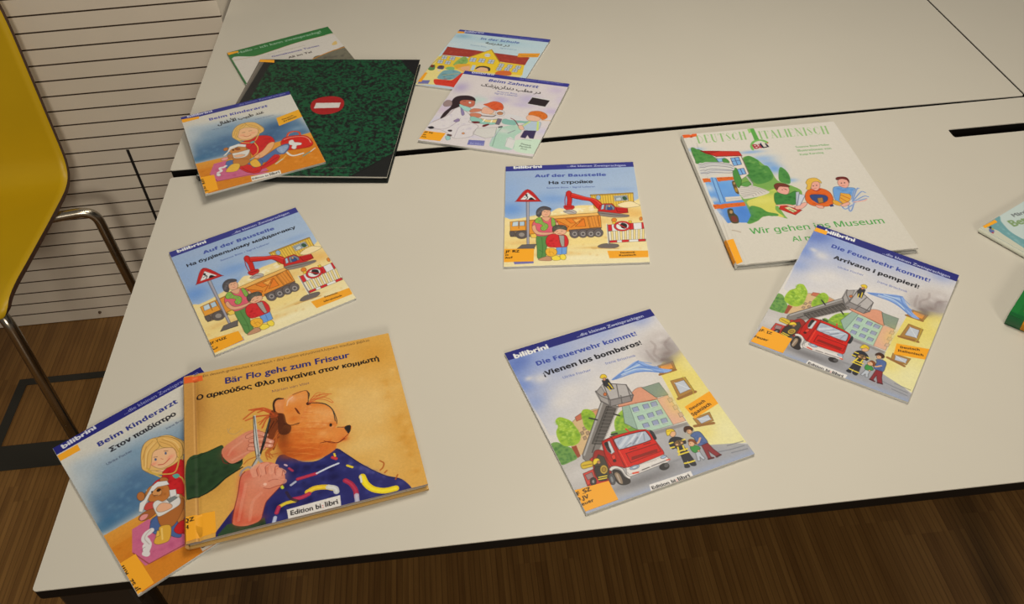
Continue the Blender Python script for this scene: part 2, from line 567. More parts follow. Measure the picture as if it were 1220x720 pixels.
class Canvas:
    SS = 4

    def __init__(self, w, h, cell):
        self.w, self.h = w, h
        self.nx, self.ny = int(round(w / cell)) + 1, int(round(h / cell)) + 1
        self.img = np.zeros((self.ny, self.nx, 3), np.float32)
        self.k = np.array([(self.nx - 1) / 1000.0, (self.ny - 1) / 1000.0])
        self.s = self.k[0]
        yy, xx = np.mgrid[0:self.ny, 0:self.nx]
        self.xx, self.yy = xx.astype(np.float32), yy.astype(np.float32)
        self.tint = np.zeros((self.ny, self.nx), bool)

    def pts(self, flat):
        return np.array(flat, float).reshape(-1, 2) * self.k

    def win(self, p, pad):
        x0, y0 = np.floor(p.min(0) - pad).astype(int)
        x1, y1 = np.ceil(p.max(0) + pad).astype(int) + 1
        x0, y0, x1, y1 = max(0, x0), max(0, y0), min(self.nx, x1), min(self.ny, y1)
        return (x0, y0, x1, y1) if x1 > x0 and y1 > y0 else None

    def fill_mask(self, edges, w):
        x0, y0, x1, y1 = w
        S = self.SS
        W, H = (x1 - x0) * S, (y1 - y0) * S
        e = (edges - np.array([x0, y0]) + 0.5) * S
        a, b = e[:, 0], e[:, 1]
        sg = np.where(a[:, 1] < b[:, 1], 1, -1)
        lo = np.where((a[:, 1] < b[:, 1])[:, None], a, b)
        hi = np.where((a[:, 1] < b[:, 1])[:, None], b, a)
        r0 = np.clip(np.ceil(lo[:, 1] - 0.5), 0, H).astype(int)
        r1 = np.clip(np.ceil(hi[:, 1] - 0.5), 0, H).astype(int)
        n = r1 - r0
        if n.sum() == 0:
            return np.zeros((y1 - y0, x1 - x0), np.float32)
        idx = np.repeat(np.arange(len(n)), n)
        row = np.arange(n.sum()) - np.repeat(np.cumsum(n) - n, n) + r0[idx]
        dy = hi[idx, 1] - lo[idx, 1]
        x = lo[idx, 0] + (row + 0.5 - lo[idx, 1]) / np.where(dy == 0, 1, dy) * (hi[idx, 0] - lo[idx, 0])
        col = np.clip(np.ceil(x - 0.5), 0, W).astype(int)
        acc = np.zeros((H, W + 1), np.int32)
        np.add.at(acc, (row, col), sg[idx])
        ins = (np.cumsum(acc, 1)[:, :W] != 0).astype(np.float32)
        return ins.reshape(y1 - y0, S, x1 - x0, S).mean((1, 3))

    def put(self, w, m, col):
        x0, y0, x1, y1 = w
        t = self.img[y0:y1, x0:x1]
        t += (np.asarray(col, np.float32) - t) * m[..., None]

    def poly(self, p, col, blur, al, sm, grad=None):
        if sm:
            p = smooth_closed(p)
        w = self.win(p, 2 + blur * 2.2)
        if w is None:
            return
        m = self.fill_mask(np.stack([p, np.roll(p, -1, 0)], 1), w)
        if blur >= 1:
            m = box_blur(m, blur)
        if grad is not None:
            c0, c1, a, b = grad
            x0, y0, x1, y1 = w
            d = b - a
            t = ((self.xx[y0:y1, x0:x1] - a[0]) * d[0] + (self.yy[y0:y1, x0:x1] - a[1]) * d[1]) / max(1e-6, d @ d)
            t = np.clip(t, 0, 1)[..., None]
            col = np.asarray(c0, np.float32) * (1 - t) + np.asarray(c1, np.float32) * t
        self.put(w, m * al, col)

    def line(self, p, wd, col, al, sm):
        if sm:
            p = smooth_open(p)
        w = self.win(p, wd + 2)
        if w is None:
            return
        x0, y0, x1, y1 = w
        X, Y = self.xx[y0:y1, x0:x1], self.yy[y0:y1, x0:x1]
        d2 = np.full(X.shape, 1e9, np.float32)
        for a, b in zip(p, p[1:]):
            v = b - a
            t = np.clip(((X - a[0]) * v[0] + (Y - a[1]) * v[1]) / max(1e-9, v @ v), 0, 1)
            d2 = np.minimum(d2, (X - a[0] - t * v[0]) ** 2 + (Y - a[1] - t * v[1]) ** 2)
        hw = wd / 2
        m = np.clip(max(hw, 0.5) + 0.5 - np.sqrt(d2), 0, 1) * min(1.0, max(0.35, wd))
        self.put(w, m * al, col)

    def blob(self, c, rx, ry, col, al):
        w = self.win(np.array([c]), max(rx, ry) * 2.2)
        if w is None:
            return
        x0, y0, x1, y1 = w
        r = ((self.xx[y0:y1, x0:x1] - c[0]) / max(rx, .5)) ** 2 + ((self.yy[y0:y1, x0:x1] - c[1]) / max(ry, .5)) ** 2
        self.put(w, np.exp(-r) * al, col)

    def text(self, s, p0, p1, col, bold, hs):
        e = glyph_edges(s)
        x0, x1 = e[..., 0].min(), e[..., 0].max()
        d = p1 - p0
        sc = np.hypot(*d) / (x1 - x0)
        ux = d / np.hypot(*d)
        uy = np.array([ux[1], -ux[0]])
        q = p0 + ((e[..., :1] - x0) * ux + e[..., 1:] * hs * uy) * sc
        w = self.win(q.reshape(-1, 2), 3)
        if w is None:
            return
        m = self.fill_mask(q, w)
        bw = bold * 0.0055 * sc
        for ox, oy in ((1, 0), (-1, 0), (0, .7), (0, -.7)):
            if bold:
                m = np.maximum(m, self.fill_mask(q + np.array([ox, oy]) * bw, w))
        self.put(w, m, col)

    def noise_field(self, scale, seed):
        rng = np.random.RandomState(seed)
        out = np.zeros((self.ny, self.nx), np.float32)
        for o, a in ((1, .5), (2, .3), (4, .2)):
            st = max(1.2, scale * self.s / o)
            gx, gy = int(self.nx / st) + 3, int(self.ny / st) + 3
            g = rng.rand(gy, gx).astype(np.float32)
            fx, fy = self.xx / st, self.yy / st
            ix, iy = fx.astype(int), fy.astype(int)
            tx, ty = fx - ix, fy - iy
            tx, ty = tx * tx * (3 - 2 * tx), ty * ty * (3 - 2 * ty)
            out += a * ((g[iy, ix] * (1 - tx) + g[iy, ix + 1] * tx) * (1 - ty) + (g[iy + 1, ix] * (1 - tx) + g[iy + 1, ix + 1] * tx) * ty)
        return out

    def dabs(self, p, n, r, col, al, seed):
        rng = np.random.RandomState(seed)
        lo, hi = p.min(0), p.max(0)
        nb = np.roll(p, -1, 0)
        k = tries = 0
        while k < n and tries < n * 12:
            tries += 1
            q = lo + rng.rand(2) * (hi - lo)
            c = ((p[:, 1] > q[1]) != (nb[:, 1] > q[1])) & (q[0] < (nb[:, 0] - p[:, 0]) * (q[1] - p[:, 1]) / np.where(nb[:, 1] == p[:, 1], 1e-9, nb[:, 1] - p[:, 1]) + p[:, 0])
            if c.sum() % 2:
                a = rng.uniform(.5, 1.1)
                self.blob(q, r * a * rng.uniform(.7, 1.4), r * a * rng.uniform(.6, 1.2), np.clip(np.array(col) + rng.uniform(-10, 10), 0, 255), al)
                k += 1

    def run(self, ops):
        s = self.s
        for o in ops:
            k = o[0]
            if k == 'i':
                self.run(ART[o[1]])
            elif k == 'f':
                self.img[:] = o[1]
            elif k == 'r':
                a, b, c, d = o[1]
                self.poly(self.pts((a - 20 * (a <= 0), b - 20 * (b <= 0), c + 20 * (c >= 1000), b - 20 * (b <= 0), c + 20 * (c >= 1000), d + 20 * (d >= 1000), a - 20 * (a <= 0), d + 20 * (d >= 1000))), o[2], 0, 1, 0)
            elif k == 'p':
                self.poly(self.pts(o[1]), o[2], o[3] * s, o[4], o[5])
                if len(o) > 6:                       # the pen line round the shape
                    q = self.pts(o[1])
                    q = smooth_closed(q) if o[5] else q
                    self.line(np.vstack([q, q[:1]]), o[6] * s, np.array(o[2]) * 0.42, 0.62, 0)
            elif k == 'g':
                a, b = self.pts(o[4])
                self.poly(self.pts(o[1]), None, o[5] * s, o[6], o[7], (o[2], o[3], a, b))
            elif k == 'l':
                self.line(self.pts(o[1]), o[2] * s, o[3], o[4], o[5])
            elif k == 'b':
                self.blob(np.array(o[1]) * self.k, o[2] * s, o[3] * s, o[4], o[5])
            elif k == 't':
                a, b = self.pts(o[2])
                self.text(humanist(o[1], o[6] == 2) if len(o) > 6 else o[1], a, b, o[3], o[4], o[5])
            elif k == 'd':
                self.dabs(self.pts(o[1]), o[2], o[3] * s, o[4], o[5], o[6])
            elif k == 'n':
                self.img *= (1 + o[1] * 2 * (self.noise_field(o[2], o[3]) - .5))[..., None]
            elif k == 'marble':
                n1, n2 = self.noise_field(26, 77), self.noise_field(13, 78)
                v = np.clip((np.abs(n1 - .5) * 3.2 + (n2 - .5) * 2.6 + .28) * 1.5 - .25, 0, 1)[..., None]
                dk, a, b = [np.array(c, np.float32) for c in (o[2], o[1], o[3])]
                self.img = dk * (1 - v) + (a + (b - a) * n2[..., None]) * v
        return self


def albedo(img):
    c = np.clip(img, 0, 255) / 255.0
    l = np.where(c <= 0.04045, c / 12.92, ((c + 0.055) / 1.055) ** 2.4)
    return np.clip(l / LIGHT_TINT, 0.004, 0.92)


def grid_mesh(name, X, Y, Z, thick, col, side_col, under=False):
    """A sheet of nx * ny points printed on its upper face, closed below."""
    ny, nx = X.shape
    top = np.stack([X, Y, Z], -1).reshape(-1, 3)
    ring = np.concatenate([np.arange(nx), np.arange(1, ny) * nx + nx - 1, (ny - 1) * nx + np.arange(nx - 2, -1, -1), np.arange(ny - 2, 0, -1) * nx])
    n, k = len(top), len(ring)
    low = top[ring] - np.array([0, 0, thick])
    rim = top[ring]
    co = np.concatenate([top, rim, low] + ([top - np.array([0, 0, thick])] if under else []))
    i = np.arange(ny - 1)[:, None] * nx + np.arange(nx - 1)[None, :]
    q = np.stack([i, i + nx, i + nx + 1, i + 1], -1).reshape(-1, 4)
    a = np.arange(k)
    b = (a + 1) % k
    side = np.stack([n + a, n + b, n + k + b, n + k + a], -1)
    if under:                                        # a bent sheet needs an under face that bends with it
        loops = np.concatenate([q.reshape(-1), side.reshape(-1), (q[:, ::-1] + n + 2 * k).reshape(-1)])
        starts = np.arange(2 * len(q) + k) * 4
    else:
        loops = np.concatenate([q.reshape(-1), side.reshape(-1), n + k + a])
        starts = np.concatenate([np.arange(len(q) + k) * 4, [(len(q) + k) * 4]])
    me = bpy.data.meshes.new(name)
    me.vertices.add(len(co))
    me.vertices.foreach_set('co', co.astype(np.float32).ravel())
    me.loops.add(len(loops))
    me.loops.foreach_set('vertex_index', loops.astype(np.int32))
    me.polygons.add(len(starts))
    me.polygons.foreach_set('loop_start', starts.astype(np.int32))
    me.update(calc_edges=True)
    at = me.color_attributes.new('print', 'FLOAT_COLOR', 'POINT')
    c = np.ones((len(co), 4), np.float32)
    c[:n, :3] = col.reshape(-1, 3)
    c[n:, :3] = side_col
    at.data.foreach_set('color', c.ravel())
    return me


M_PRINT = mat('printed_cover', rough=0.36, spec=0.22, attr=True)
M_LABEL = mat('printed_label', rough=0.45, spec=0.3, attr=True)
M_PAPER = mat('page_paper', alb((206, 197, 178)), 0.8, noise=0.06, scale=220)

# ------------------------------------------------------------------ the printed covers: shapes in thousandths of the cover width and height
ART = {}
ART['fire'] = [
('f',(210,201,188)), ('g',(-8,-14,1006,-3,1022,253,407,655,17,563),(138,152,192),(210,201,190),(25,85,349,462),0,0.9,0), ('b',(3,110),89,71,(96,118,178),0.8), ('b',(14,230),89,71,(112,134,188),0.8), ('b',(28,356),79,63,(128,146,190),0.6), ('b',(249,103),139,111,(140,156,196),0.7), ('b',(620,53),119,95,(150,162,198),0.6), ('b',(898,48),79,63,(140,152,194),0.7), 
('b',(67,77),79,63,(92,112,172),0.7), ('b',(130,226),59,42,(214,205,193),0.75), ('b',(257,351),99,69,(214,205,193),0.75), ('b',(407,253),79,55,(214,205,193),0.75), ('b',(172,404),79,55,(214,205,193),0.75), ('b',(64,205),28,19,(214,205,193),0.75), ('b',(466,358),99,69,(214,205,193),0.75), ('p',(139,555,251,502,371,516,338,620,203,713,111,710,101,653),(206,172,124),0,1,1,3), 
('p',(200,509,249,496,244,529,197,534),(190,104,76),0,1,0,3), ('p',(291,507,373,511,371,545,299,543),(205,140,100),0,1,0,3), ('p',(210,578,227,576,224,594,207,595),(170,140,110),0,1,0,3), ('p',(214,607,231,606,228,623,211,625),(170,140,110),0,1,0,3), ('p',(185,598,202,596,199,614,182,615),(170,140,110),0,1,0,3), ('p',(185,628,202,627,199,644,182,645),(170,140,110),0,1,0,3), 
('p',(245,576,263,574,260,592,243,593),(170,140,110),0,1,0,3), ('g',(-46,722,44,717,190,712,450,707,778,731,803,862,1049,962,993,1033,-16,1020),(186,178,168),(158,155,155),(151,717,476,1065),0,1,0), ('b',(102,806),119,50,(200,192,182),0.8), ('b',(430,915),218,59,(140,138,138),0.5), ('b',(741,949),159,40,(150,150,152),0.6), ('b',(542,1021),317,28,(150,158,176),0.7), 
('p',(-3,984,1006,980,997,1020,-16,1021),(150,160,180),16,0.8,0), ('p',(-8,616,33,608,66,638,101,673,99,722,59,732,-1,732,-14,694),(110,150,72),0,1,1), ('d',(-8,616,66,638,99,722,-1,732),40,9,(72,118,58),0.7,3), ('p',(97,659,127,659,120,721,100,725),(150,72,48),0,1,0), ('p',(86,494,117,481,147,500,169,525,175,559,179,603,162,639,129,655,88,651,59,636,50,601,59,556,84,529),(152,182,52),0,1,1), 
('d',(88,495,169,525,172,621,127,654,58,632),70,10,(112,152,42),0.6,4), ('d',(94,490,152,505,168,578,113,629,62,585),50,7,(182,206,84),0.7,5), ('p',(242,503,264,483,296,491,313,523,300,565,259,603,230,601,223,568,232,537),(150,180,54),0,1,1), ('d',(249,493,314,515,281,587,224,590),40,9,(112,150,44),0.6,6), ('p',(397,597,461,557,500,558,496,598,491,643,452,665,406,671,371,660),(152,182,60),0,1,1), 
('d',(397,597,498,561,481,653,377,662),50,9,(104,146,48),0.6,7), ('p',(346,651,425,663,498,659,471,707,356,685),(112,150,66),0,1,1), ('p',(483,532,693,555,693,721,527,713,481,676,442,628),(170,194,168),0,1,0,3), ('p',(483,532,524,538,491,679,481,676,442,628),(148,170,150),0,1,0,3), ('p',(529,561,563,562,559,591,525,590),(146,152,174),0,1,0,3), ('l',(518,587,561,590),4,(196,206,190),1,0), 
('p',(594,563,628,565,624,594,590,592),(146,152,174),0,1,0,3), ('l',(583,590,626,593),4,(196,206,190),1,0), ('p',(644,565,679,567,674,596,639,594),(146,152,174),0,1,0,3), ('l',(632,592,676,595),4,(196,206,190),1,0), ('p',(530,615,564,617,561,645,526,644),(146,152,174),0,1,0,3), ('l',(520,641,562,644),4,(196,206,190),1,0), ('p',(589,618,624,619,619,648,585,646),(146,152,174),0,1,0,3), 
('l',(578,644,621,647),4,(196,206,190),1,0), ('p',(643,620,678,621,673,650,639,648),(146,152,174),0,1,0,3), ('l',(632,646,675,649),4,(196,206,190),1,0), ('p',(531,663,565,665,561,693,527,691),(146,152,174),0,1,0,3), ('l',(520,689,563,692),4,(196,206,190),1,0), ('p',(589,666,624,667,619,696,585,694),(146,152,174),0,1,0,3), ('l',(579,692,621,695),4,(196,206,190),1,0), 
('p',(641,671,676,672,671,700,637,699),(146,152,174),0,1,0,3), ('l',(630,696,673,699),4,(196,206,190),1,0), ('p',(461,525,554,489,617,461,666,475,697,554,578,543),(212,146,114),0,1,1,3), ('l',(464,532,578,542,694,557),6,(168,100,76),1,0), ('p',(692,555,763,555,768,722,690,720),(218,166,140),0,1,0,3), ('p',(749,574,773,573,771,595,746,599),(196,158,150),0,1,0,3), 
('p',(751,623,775,622,773,644,748,647),(196,158,150),0,1,0,3), ('p',(753,671,777,670,775,692,750,695),(196,158,150),0,1,0,3), ('p',(651,467,761,469,767,553,693,546),(132,144,124),0,1,0,3), ('l',(651,467,693,546,767,553),4,(92,98,86),1,0), ('p',(564,720,768,732,765,748,566,740),(136,130,126),4,0.9,0), 
('g',(804,388,873,351,1001,315,1014,537,1027,940,791,879,771,742),(224,202,104),(226,214,150),(798,466,964,802),0,1,0), ('b',(818,617),99,99,(224,198,92),0.7), ('b',(836,816),99,50,(226,204,110),0.7), ('b',(941,833),79,79,(226,216,160),0.8), ('b',(991,423),59,59,(224,210,140),0.7), ('b',(1014,297),119,79,(212,203,190),0.6), ('p',(829,481,923,486,921,577,811,590),(170,124,62),0,1,0,3), 
('p',(844,500,904,501,907,563,834,569),(188,190,192),0,1,0,3), ('l',(844,500,907,563),6,(214,214,210),0.7,0), ('l',(805,594,923,586),18,(150,104,54),1,0), ('p',(813,723,922,718,912,770,817,776),(170,124,62),0,1,0,3), ('p',(833,732,906,729,904,759,838,764),(188,190,192),0,1,0,3), ('l',(833,732,904,759),6,(214,214,210),0.7,0), ('l',(794,765,903,782),18,(150,104,54),1,0), 
('p',(816,370,918,370,905,421,795,427),(172,124,62),0,1,0,3), ('p',(827,378,901,378,894,413,818,414),(232,150,62),0,1,0,3), ('l',(793,427,901,428),14,(150,104,54),1,0), ('b',(901,260),84,74,(160,148,140),0.8), ('b',(826,280),64,57,(170,158,150),0.8), ('b',(945,274),74,65,(150,138,132),0.8), ('b',(885,333),64,57,(140,128,120),0.8), ('b',(828,325),55,48,(170,160,152),0.8), 
('b',(961,313),45,39,(160,148,138),0.8), ('b',(876,217),64,57,(196,186,176),0.8), ('b',(943,205),64,57,(190,178,168),0.8), ('b',(789,257),50,44,(196,186,178),0.8), ('b',(892,360),35,31,(120,108,100),0.8), ('p',(508,367,623,328,719,303,759,336,818,388,879,421,825,424,729,384,622,362,546,363),(140,166,208),0,1,1), ('l',(520,367,664,326,727,306),10,(96,128,184),0.8,1), 
('l',(528,369,694,343,808,389),10,(96,128,184),0.8,1), ('l',(539,369,698,370,821,419),10,(96,128,184),0.8,1), ('l',(714,310,749,352,814,378),10,(96,128,184),0.8,1), ('l',(586,355,690,350,769,385),8,(196,208,224),0.8,1), ('l',(616,339,722,330),8,(196,208,224),0.8,1), ('l',(718,316,743,348,827,404),6,(110,140,190),0.8,1), ('l',(673,341,747,365,796,405),6,(110,140,190),0.8,1), 
('l',(735,314,790,345),6,(110,140,190),0.8,1), ('b',(936,209),36,26,(206,196,186),0.8), ('b',(853,239),30,26,(190,178,168),0.8), ('b',(952,249),26,24,(140,124,118),0.5), ('b',(864,288),34,24,(186,172,162),0.7), ('b',(918,317),30,18,(130,112,104),0.6), ('b',(905,256),26,20,(204,192,182),0.6), ('b',(868,345),24,14,(124,106,98),0.7), ('b',(815,316),26,22,(176,164,156),0.6), 
('l',(872,211,879,248,841,291,849,327),16,(126,108,102),0.22,1), ('l',(989,226,938,255,939,301),16,(126,108,102),0.22,1), ('l',(810,259,812,304,820,340),16,(126,108,102),0.22,1), ('l',(913,478,916,563,903,600),8,(196,178,60),0.5,1), ('p',(134,715,391,466,463,529,223,731,182,760,139,769,126,736),(124,116,108),0,1,0,4), ('p',(211,678,400,505,443,534,263,698),(84,78,72),0,1,0,4), 
('l',(141,722,395,473),10,(168,162,154),1,0), ('l',(189,722,412,509),6,(60,56,52),1,0), ('l',(226,729,456,535),6,(170,162,152),1,0), ('l',(211,689,258,707),3,(122,114,106),1,0), ('l',(227,674,275,693),3,(122,114,106),1,0), ('l',(244,659,291,678),3,(122,114,106),1,0), ('l',(261,644,308,662),3,(122,114,106),1,0), ('l',(278,629,326,647),3,(122,114,106),1,0), 
('l',(295,613,343,632),3,(122,114,106),1,0), ('l',(312,598,360,616),3,(122,114,106),1,0), ('l',(330,582,378,601),3,(122,114,106),1,0), ('l',(347,566,396,585),3,(122,114,106),1,0), ('l',(365,550,413,569),3,(122,114,106),1,0), ('l',(383,534,431,553),3,(122,114,106),1,0), ('l',(400,518,449,537),3,(122,114,106),1,0), ('l',(273,539,308,562),10,(46,44,42),1,0), 
('l',(415,562,439,579),10,(46,44,42),1,0), ('p',(386,404,455,368,573,419,579,495,551,522,420,514,384,467),(176,168,160),0,1,0,4), ('p',(408,426,442,477,580,489,551,522,420,514,384,467),(138,130,124),0,1,0,4), ('p',(393,406,434,385,436,457,419,505,388,465),(158,150,142),0,1,0,4), ('l',(388,404,454,370,575,420,579,495),6,(96,90,86),1,0), ('l',(388,404,403,440,440,479,579,492),6,(96,90,86),1,0), 
('l',(440,479,420,514),6,(96,90,86),1,0), ('l',(454,370,438,473),6,(96,90,86),1,0), ('l',(577,423,553,519),6,(96,90,86),1,0), ('l',(525,400,494,482),6,(96,90,86),1,0), ('l',(511,472,492,517),6,(96,90,86),1,0), ('l',(397,398,460,365,576,414),6,(214,206,198),1,0), ('p',(439,439,435,444,430,446,425,446,422,443,420,439,422,434,426,430,431,427,436,428,439,430,440,435),(200,110,60),0,1,1,4), 
('p',(458,353,496,353,497,382,497,422,470,419,454,386),(52,50,54),0,1,0,4), ('l',(486,381,491,417),7,(220,190,60),1,0), ('l',(470,398,472,426),6,(220,190,60),1,0), ('p',(457,334,475,318,495,324,496,343,477,346),(222,186,50),0,1,1,4), ('p',(484,352,480,356,475,359,471,359,468,356,467,352,469,347,472,343,477,340,482,340,485,343,485,347),(196,140,104),0,1,1,4), 
('p',(85,811,148,806,242,740,279,760,201,908,75,876),(188,44,38),0,1,0,4), ('p',(85,811,148,806,133,860,76,874),(206,66,56),0,1,0,4), ('p',(92,821,134,817,130,844,92,849),(150,120,116),0,1,0,4), ('p',(131,869,123,878,114,883,105,883,98,878,97,869,100,859,107,850,117,845,126,845,132,850,134,859),(56,50,48),0,1,1,4), 
('p',(122,866,119,870,115,873,111,873,108,870,107,866,109,862,112,858,116,856,120,856,123,858,123,862),(150,144,140),0,1,1,4), ('p',(230,736,277,760,238,844,204,807),(116,50,42),0,1,0,4), ('p',(157,752,219,732,246,747,200,766,165,781),(196,52,44),0,1,0,4), ('p',(97,763,120,755,160,761,158,789,123,790,96,786),(206,172,50),0,1,1,4), ('l',(104,771,156,778),4,(120,90,30),1,1), 
('p',(176,789,209,806,216,836,185,880,145,872,156,829),(66,62,48),0,1,0,4), ('p',(210,835,202,843,191,848,180,848,172,842,169,833,172,822,180,813,191,808,202,809,210,815,213,824),(190,160,60),0,1,1,4), ('p',(202,832,197,837,191,840,184,840,180,837,178,831,180,825,185,819,192,816,198,816,203,820,204,826),(90,84,50),0,1,1,4), ('l',(154,847,199,857),6,(222,196,60),1,0), 
('l',(147,860,191,869),6,(222,196,60),1,0), ('p',(164,772,181,757,200,761,200,779,178,785),(224,190,54),0,1,1,4), ('l',(216,761,218,782,199,805),6,(120,116,100),1,1), ('p',(257,785,272,795,249,848,235,835),(150,36,32),0,1,0,4), ('b',(360,939),183,30,(112,108,106),0.8), ('b',(522,914),46,20,(120,116,114),0.7), ('b',(587,902),38,8,(130,128,128),0.7), 
('p',(198,724,244,727,261,759,239,819,215,877,155,870,146,815),(150,42,36),0,1,1,4), ('p',(165,781,214,743,236,764,227,829,205,874,147,861),(70,64,54),0,1,0,4), ('p',(265,691,285,681,351,676,462,684,520,694,540,710,544,748,548,799,551,842,526,854,411,857,316,853,295,842,264,825,239,819,246,761),(206,34,26),0,1,1,4), 
('p',(265,691,293,679,332,679,322,752,310,851,290,839,249,820,246,761),(184,30,24),0,1,0,4), ('p',(333,698,350,691,441,694,516,702,527,714,530,751,515,760,429,760,340,755,331,746),(170,176,184),0,1,1,4), ('l',(349,740,413,705),17,(206,208,208),0.75,1), ('l',(386,749,462,707),14,(212,212,210),0.75,1), ('l',(442,750,505,707),8,(206,208,208),0.75,1), ('l',(347,718,379,701),11,(150,158,172),0.75,1), 
('l',(421,750,466,723),9,(120,124,134),0.75,1), ('l',(491,752,507,715),6,(130,134,142),0.75,1), ('l',(369,753,413,740),8,(130,134,140),0.75,1), ('l',(333,698,350,691,441,694,516,702,527,714,530,751,515,760,429,760,340,755,331,746,333,698),5,(96,26,24),1,1), ('p',(274,698,310,693,304,757,282,763,271,742),(198,196,192),0,1,0,4), 
('p',(278,697,296,697,290,720,285,753,276,745,275,722),(50,44,44),0,1,1,4), ('p',(292,704,290,707,286,708,283,708,280,706,279,703,280,700,283,698,286,696,290,696,292,698,293,701),(40,36,36),0,1,1,4), ('p',(286,803,283,805,279,807,274,806,271,804,270,801,271,798,273,795,278,793,282,794,285,796,286,799),(70,26,24),0,1,1,4), ('p',(276,772,296,770,291,790,274,791),(220,60,44),0,1,1,4), 
('l',(320,755,317,805,317,852),5,(150,22,20),1,1), ('l',(331,756,330,802,326,851),4,(230,90,60),0.8,1), ('p',(357,784,541,787,541,832,483,833,353,838),(196,30,24),0,1,0,4), ('l',(357,784,541,787),4,(110,22,20),1,0), ('l',(357,784,353,838),4,(120,22,20),1,0), ('l',(376,812,527,815),4,(130,24,20),0.9,0), ('l',(373,816,525,819),4,(92,34,24),0.9,0), ('l',(371,820,522,823),4,(130,24,20),0.9,0), 
('l',(368,824,520,827),4,(92,34,24),0.9,0), ('l',(387,771,428,773),5,(110,24,20),1,0), ('l',(473,770,513,772),5,(110,24,20),1,0), ('p',(548,708,561,722,560,754,554,764,543,762,546,735),(44,46,50),0,1,1,4), ('l',(537,707,550,709,558,739),4,(60,60,62),1,1), ('l',(430,660,437,678),9,(206,60,50),1,1), ('l',(339,665,370,668),12,(50,52,46),1,1), ('l',(325,673,352,675),5,(60,60,50),1,1), 
('p',(316,853,368,860,542,852,553,867,557,890,542,895,341,902,307,902,300,886),(218,208,196),0,1,0,4), ('l',(309,876,334,892,552,886),3,(150,140,134),1,1), ('l',(313,864,536,861),2,(168,160,152),1,0), ('p',(387,866,383,870,372,874,357,875,344,873,335,870,332,865,337,860,348,856,362,855,376,857,385,860),(160,176,198),0,1,1,4), 
('p',(377,865,374,868,367,870,359,870,350,869,345,867,343,865,346,862,353,860,361,860,370,861,375,863),(200,208,216),0,1,1,4), ('p',(553,864,549,868,542,870,533,871,525,870,519,867,518,864,521,860,528,858,537,857,546,858,551,861),(160,176,198),0,1,1,4), ('l',(335,891,363,894),11,(214,80,56),1,1), ('l',(542,884,558,885),9,(214,80,56),1,1), ('l',(390,890,433,889),6,(70,62,62),0.9,1), 
('l',(449,887,535,884),6,(120,112,110),0.9,1), ('l',(435,864,490,866),8,(196,186,176),0.9,1), ('p',(227,835,246,824,274,830,296,852,297,885,313,904,298,913,288,888,281,853,261,840,238,845),(214,204,192),0,1,1,4), ('p',(239,846,259,845,278,859,284,894,301,914,293,929,268,932,240,922,229,895),(50,44,42),0,1,1,4), ('p',(239,866,256,858,266,875,263,906,254,923,240,912),(146,124,100),0,1,1,4), 
('l',(252,870,245,913),6,(190,170,150),0.8,1), ('p',(233,885,226,899,217,909,207,912,199,908,196,897,197,883,204,868,213,858,223,855,231,859,235,870),(84,82,82),0,1,1,4), ('p',(222,885,219,894,214,900,209,902,205,899,203,893,205,884,208,875,213,869,218,867,222,870,223,876),(130,128,126),0,1,1,4), 
('p',(536,913,530,921,518,926,503,927,491,924,483,917,482,909,488,901,500,896,515,894,528,898,536,904),(50,46,46),0,1,1,4), ('p',(537,910,534,915,527,918,519,919,513,917,509,913,509,908,512,903,519,899,527,898,533,900,537,904),(88,84,82),0,1,1,4), ('p',(156,805,176,798,201,813,199,852,190,875,148,872,148,835),(56,52,46),0,1,1,4), 
('p',(219,831,210,841,199,846,188,846,181,840,178,830,182,819,190,809,202,803,212,804,220,810,222,820),(196,160,66),0,1,1,4), ('p',(211,828,206,834,199,837,193,837,189,834,188,828,190,822,195,816,201,813,207,813,211,816,213,822),(160,124,50),0,1,1,4), ('l',(154,854,197,859),7,(224,194,60),1,0), ('l',(148,864,191,869),7,(224,194,60),1,0), 
('p',(165,772,181,758,201,761,205,774,185,782,163,786),(228,194,52),0,1,1,4), ('p',(203,784,200,788,195,790,190,790,187,787,186,783,187,779,190,775,195,773,199,774,203,776,204,780),(180,130,90),0,1,1,4), ('p',(606,807,625,788,652,784,680,796,698,820,690,836,672,836,675,890,675,952,647,950,645,921,635,929,636,953,609,950,618,927,628,874,627,843,604,839),(46,46,52),0,1,1,4), 
('l',(608,809,628,809),9,(226,198,62),1,0), ('l',(600,832,621,833),9,(226,198,62),1,0), ('l',(624,863,681,864),9,(226,198,62),1,0), ('l',(617,879,678,881),9,(226,198,62),1,0), ('l',(676,814,699,814),9,(226,198,62),1,0), ('l',(620,929,646,932),9,(226,198,62),1,0), ('l',(653,932,678,933),9,(226,198,62),1,0), ('l',(638,840,625,873),9,(226,198,62),1,0), ('l',(669,841,663,867),9,(226,198,62),1,0), 
('p',(634,814,660,805,682,816,680,832,657,837,632,835),(120,92,60),0,1,1,4), ('p',(651,829,648,832,643,833,639,832,635,830,633,827,634,824,637,821,642,820,646,821,650,823,652,826),(216,164,112),0,1,1,4), ('p',(679,829,676,831,672,832,668,832,665,830,664,827,665,824,668,821,672,820,676,820,679,822,680,825),(216,164,112),0,1,1,4), ('l',(661,808,661,825),5,(70,60,50),1,1), 
('p',(673,770,665,778,654,782,645,782,638,777,637,768,640,759,648,751,659,746,668,746,675,752,676,760),(222,168,122),0,1,1,4), ('p',(627,746,641,734,670,741,674,756,657,753,637,765,623,766),(228,194,50),0,1,1,4), ('l',(634,745,669,748),4,(180,140,40),1,1), ('p',(740,806,773,794,800,802,806,835,803,870,762,873,746,861,750,824),(84,104,146),0,1,1,4), 
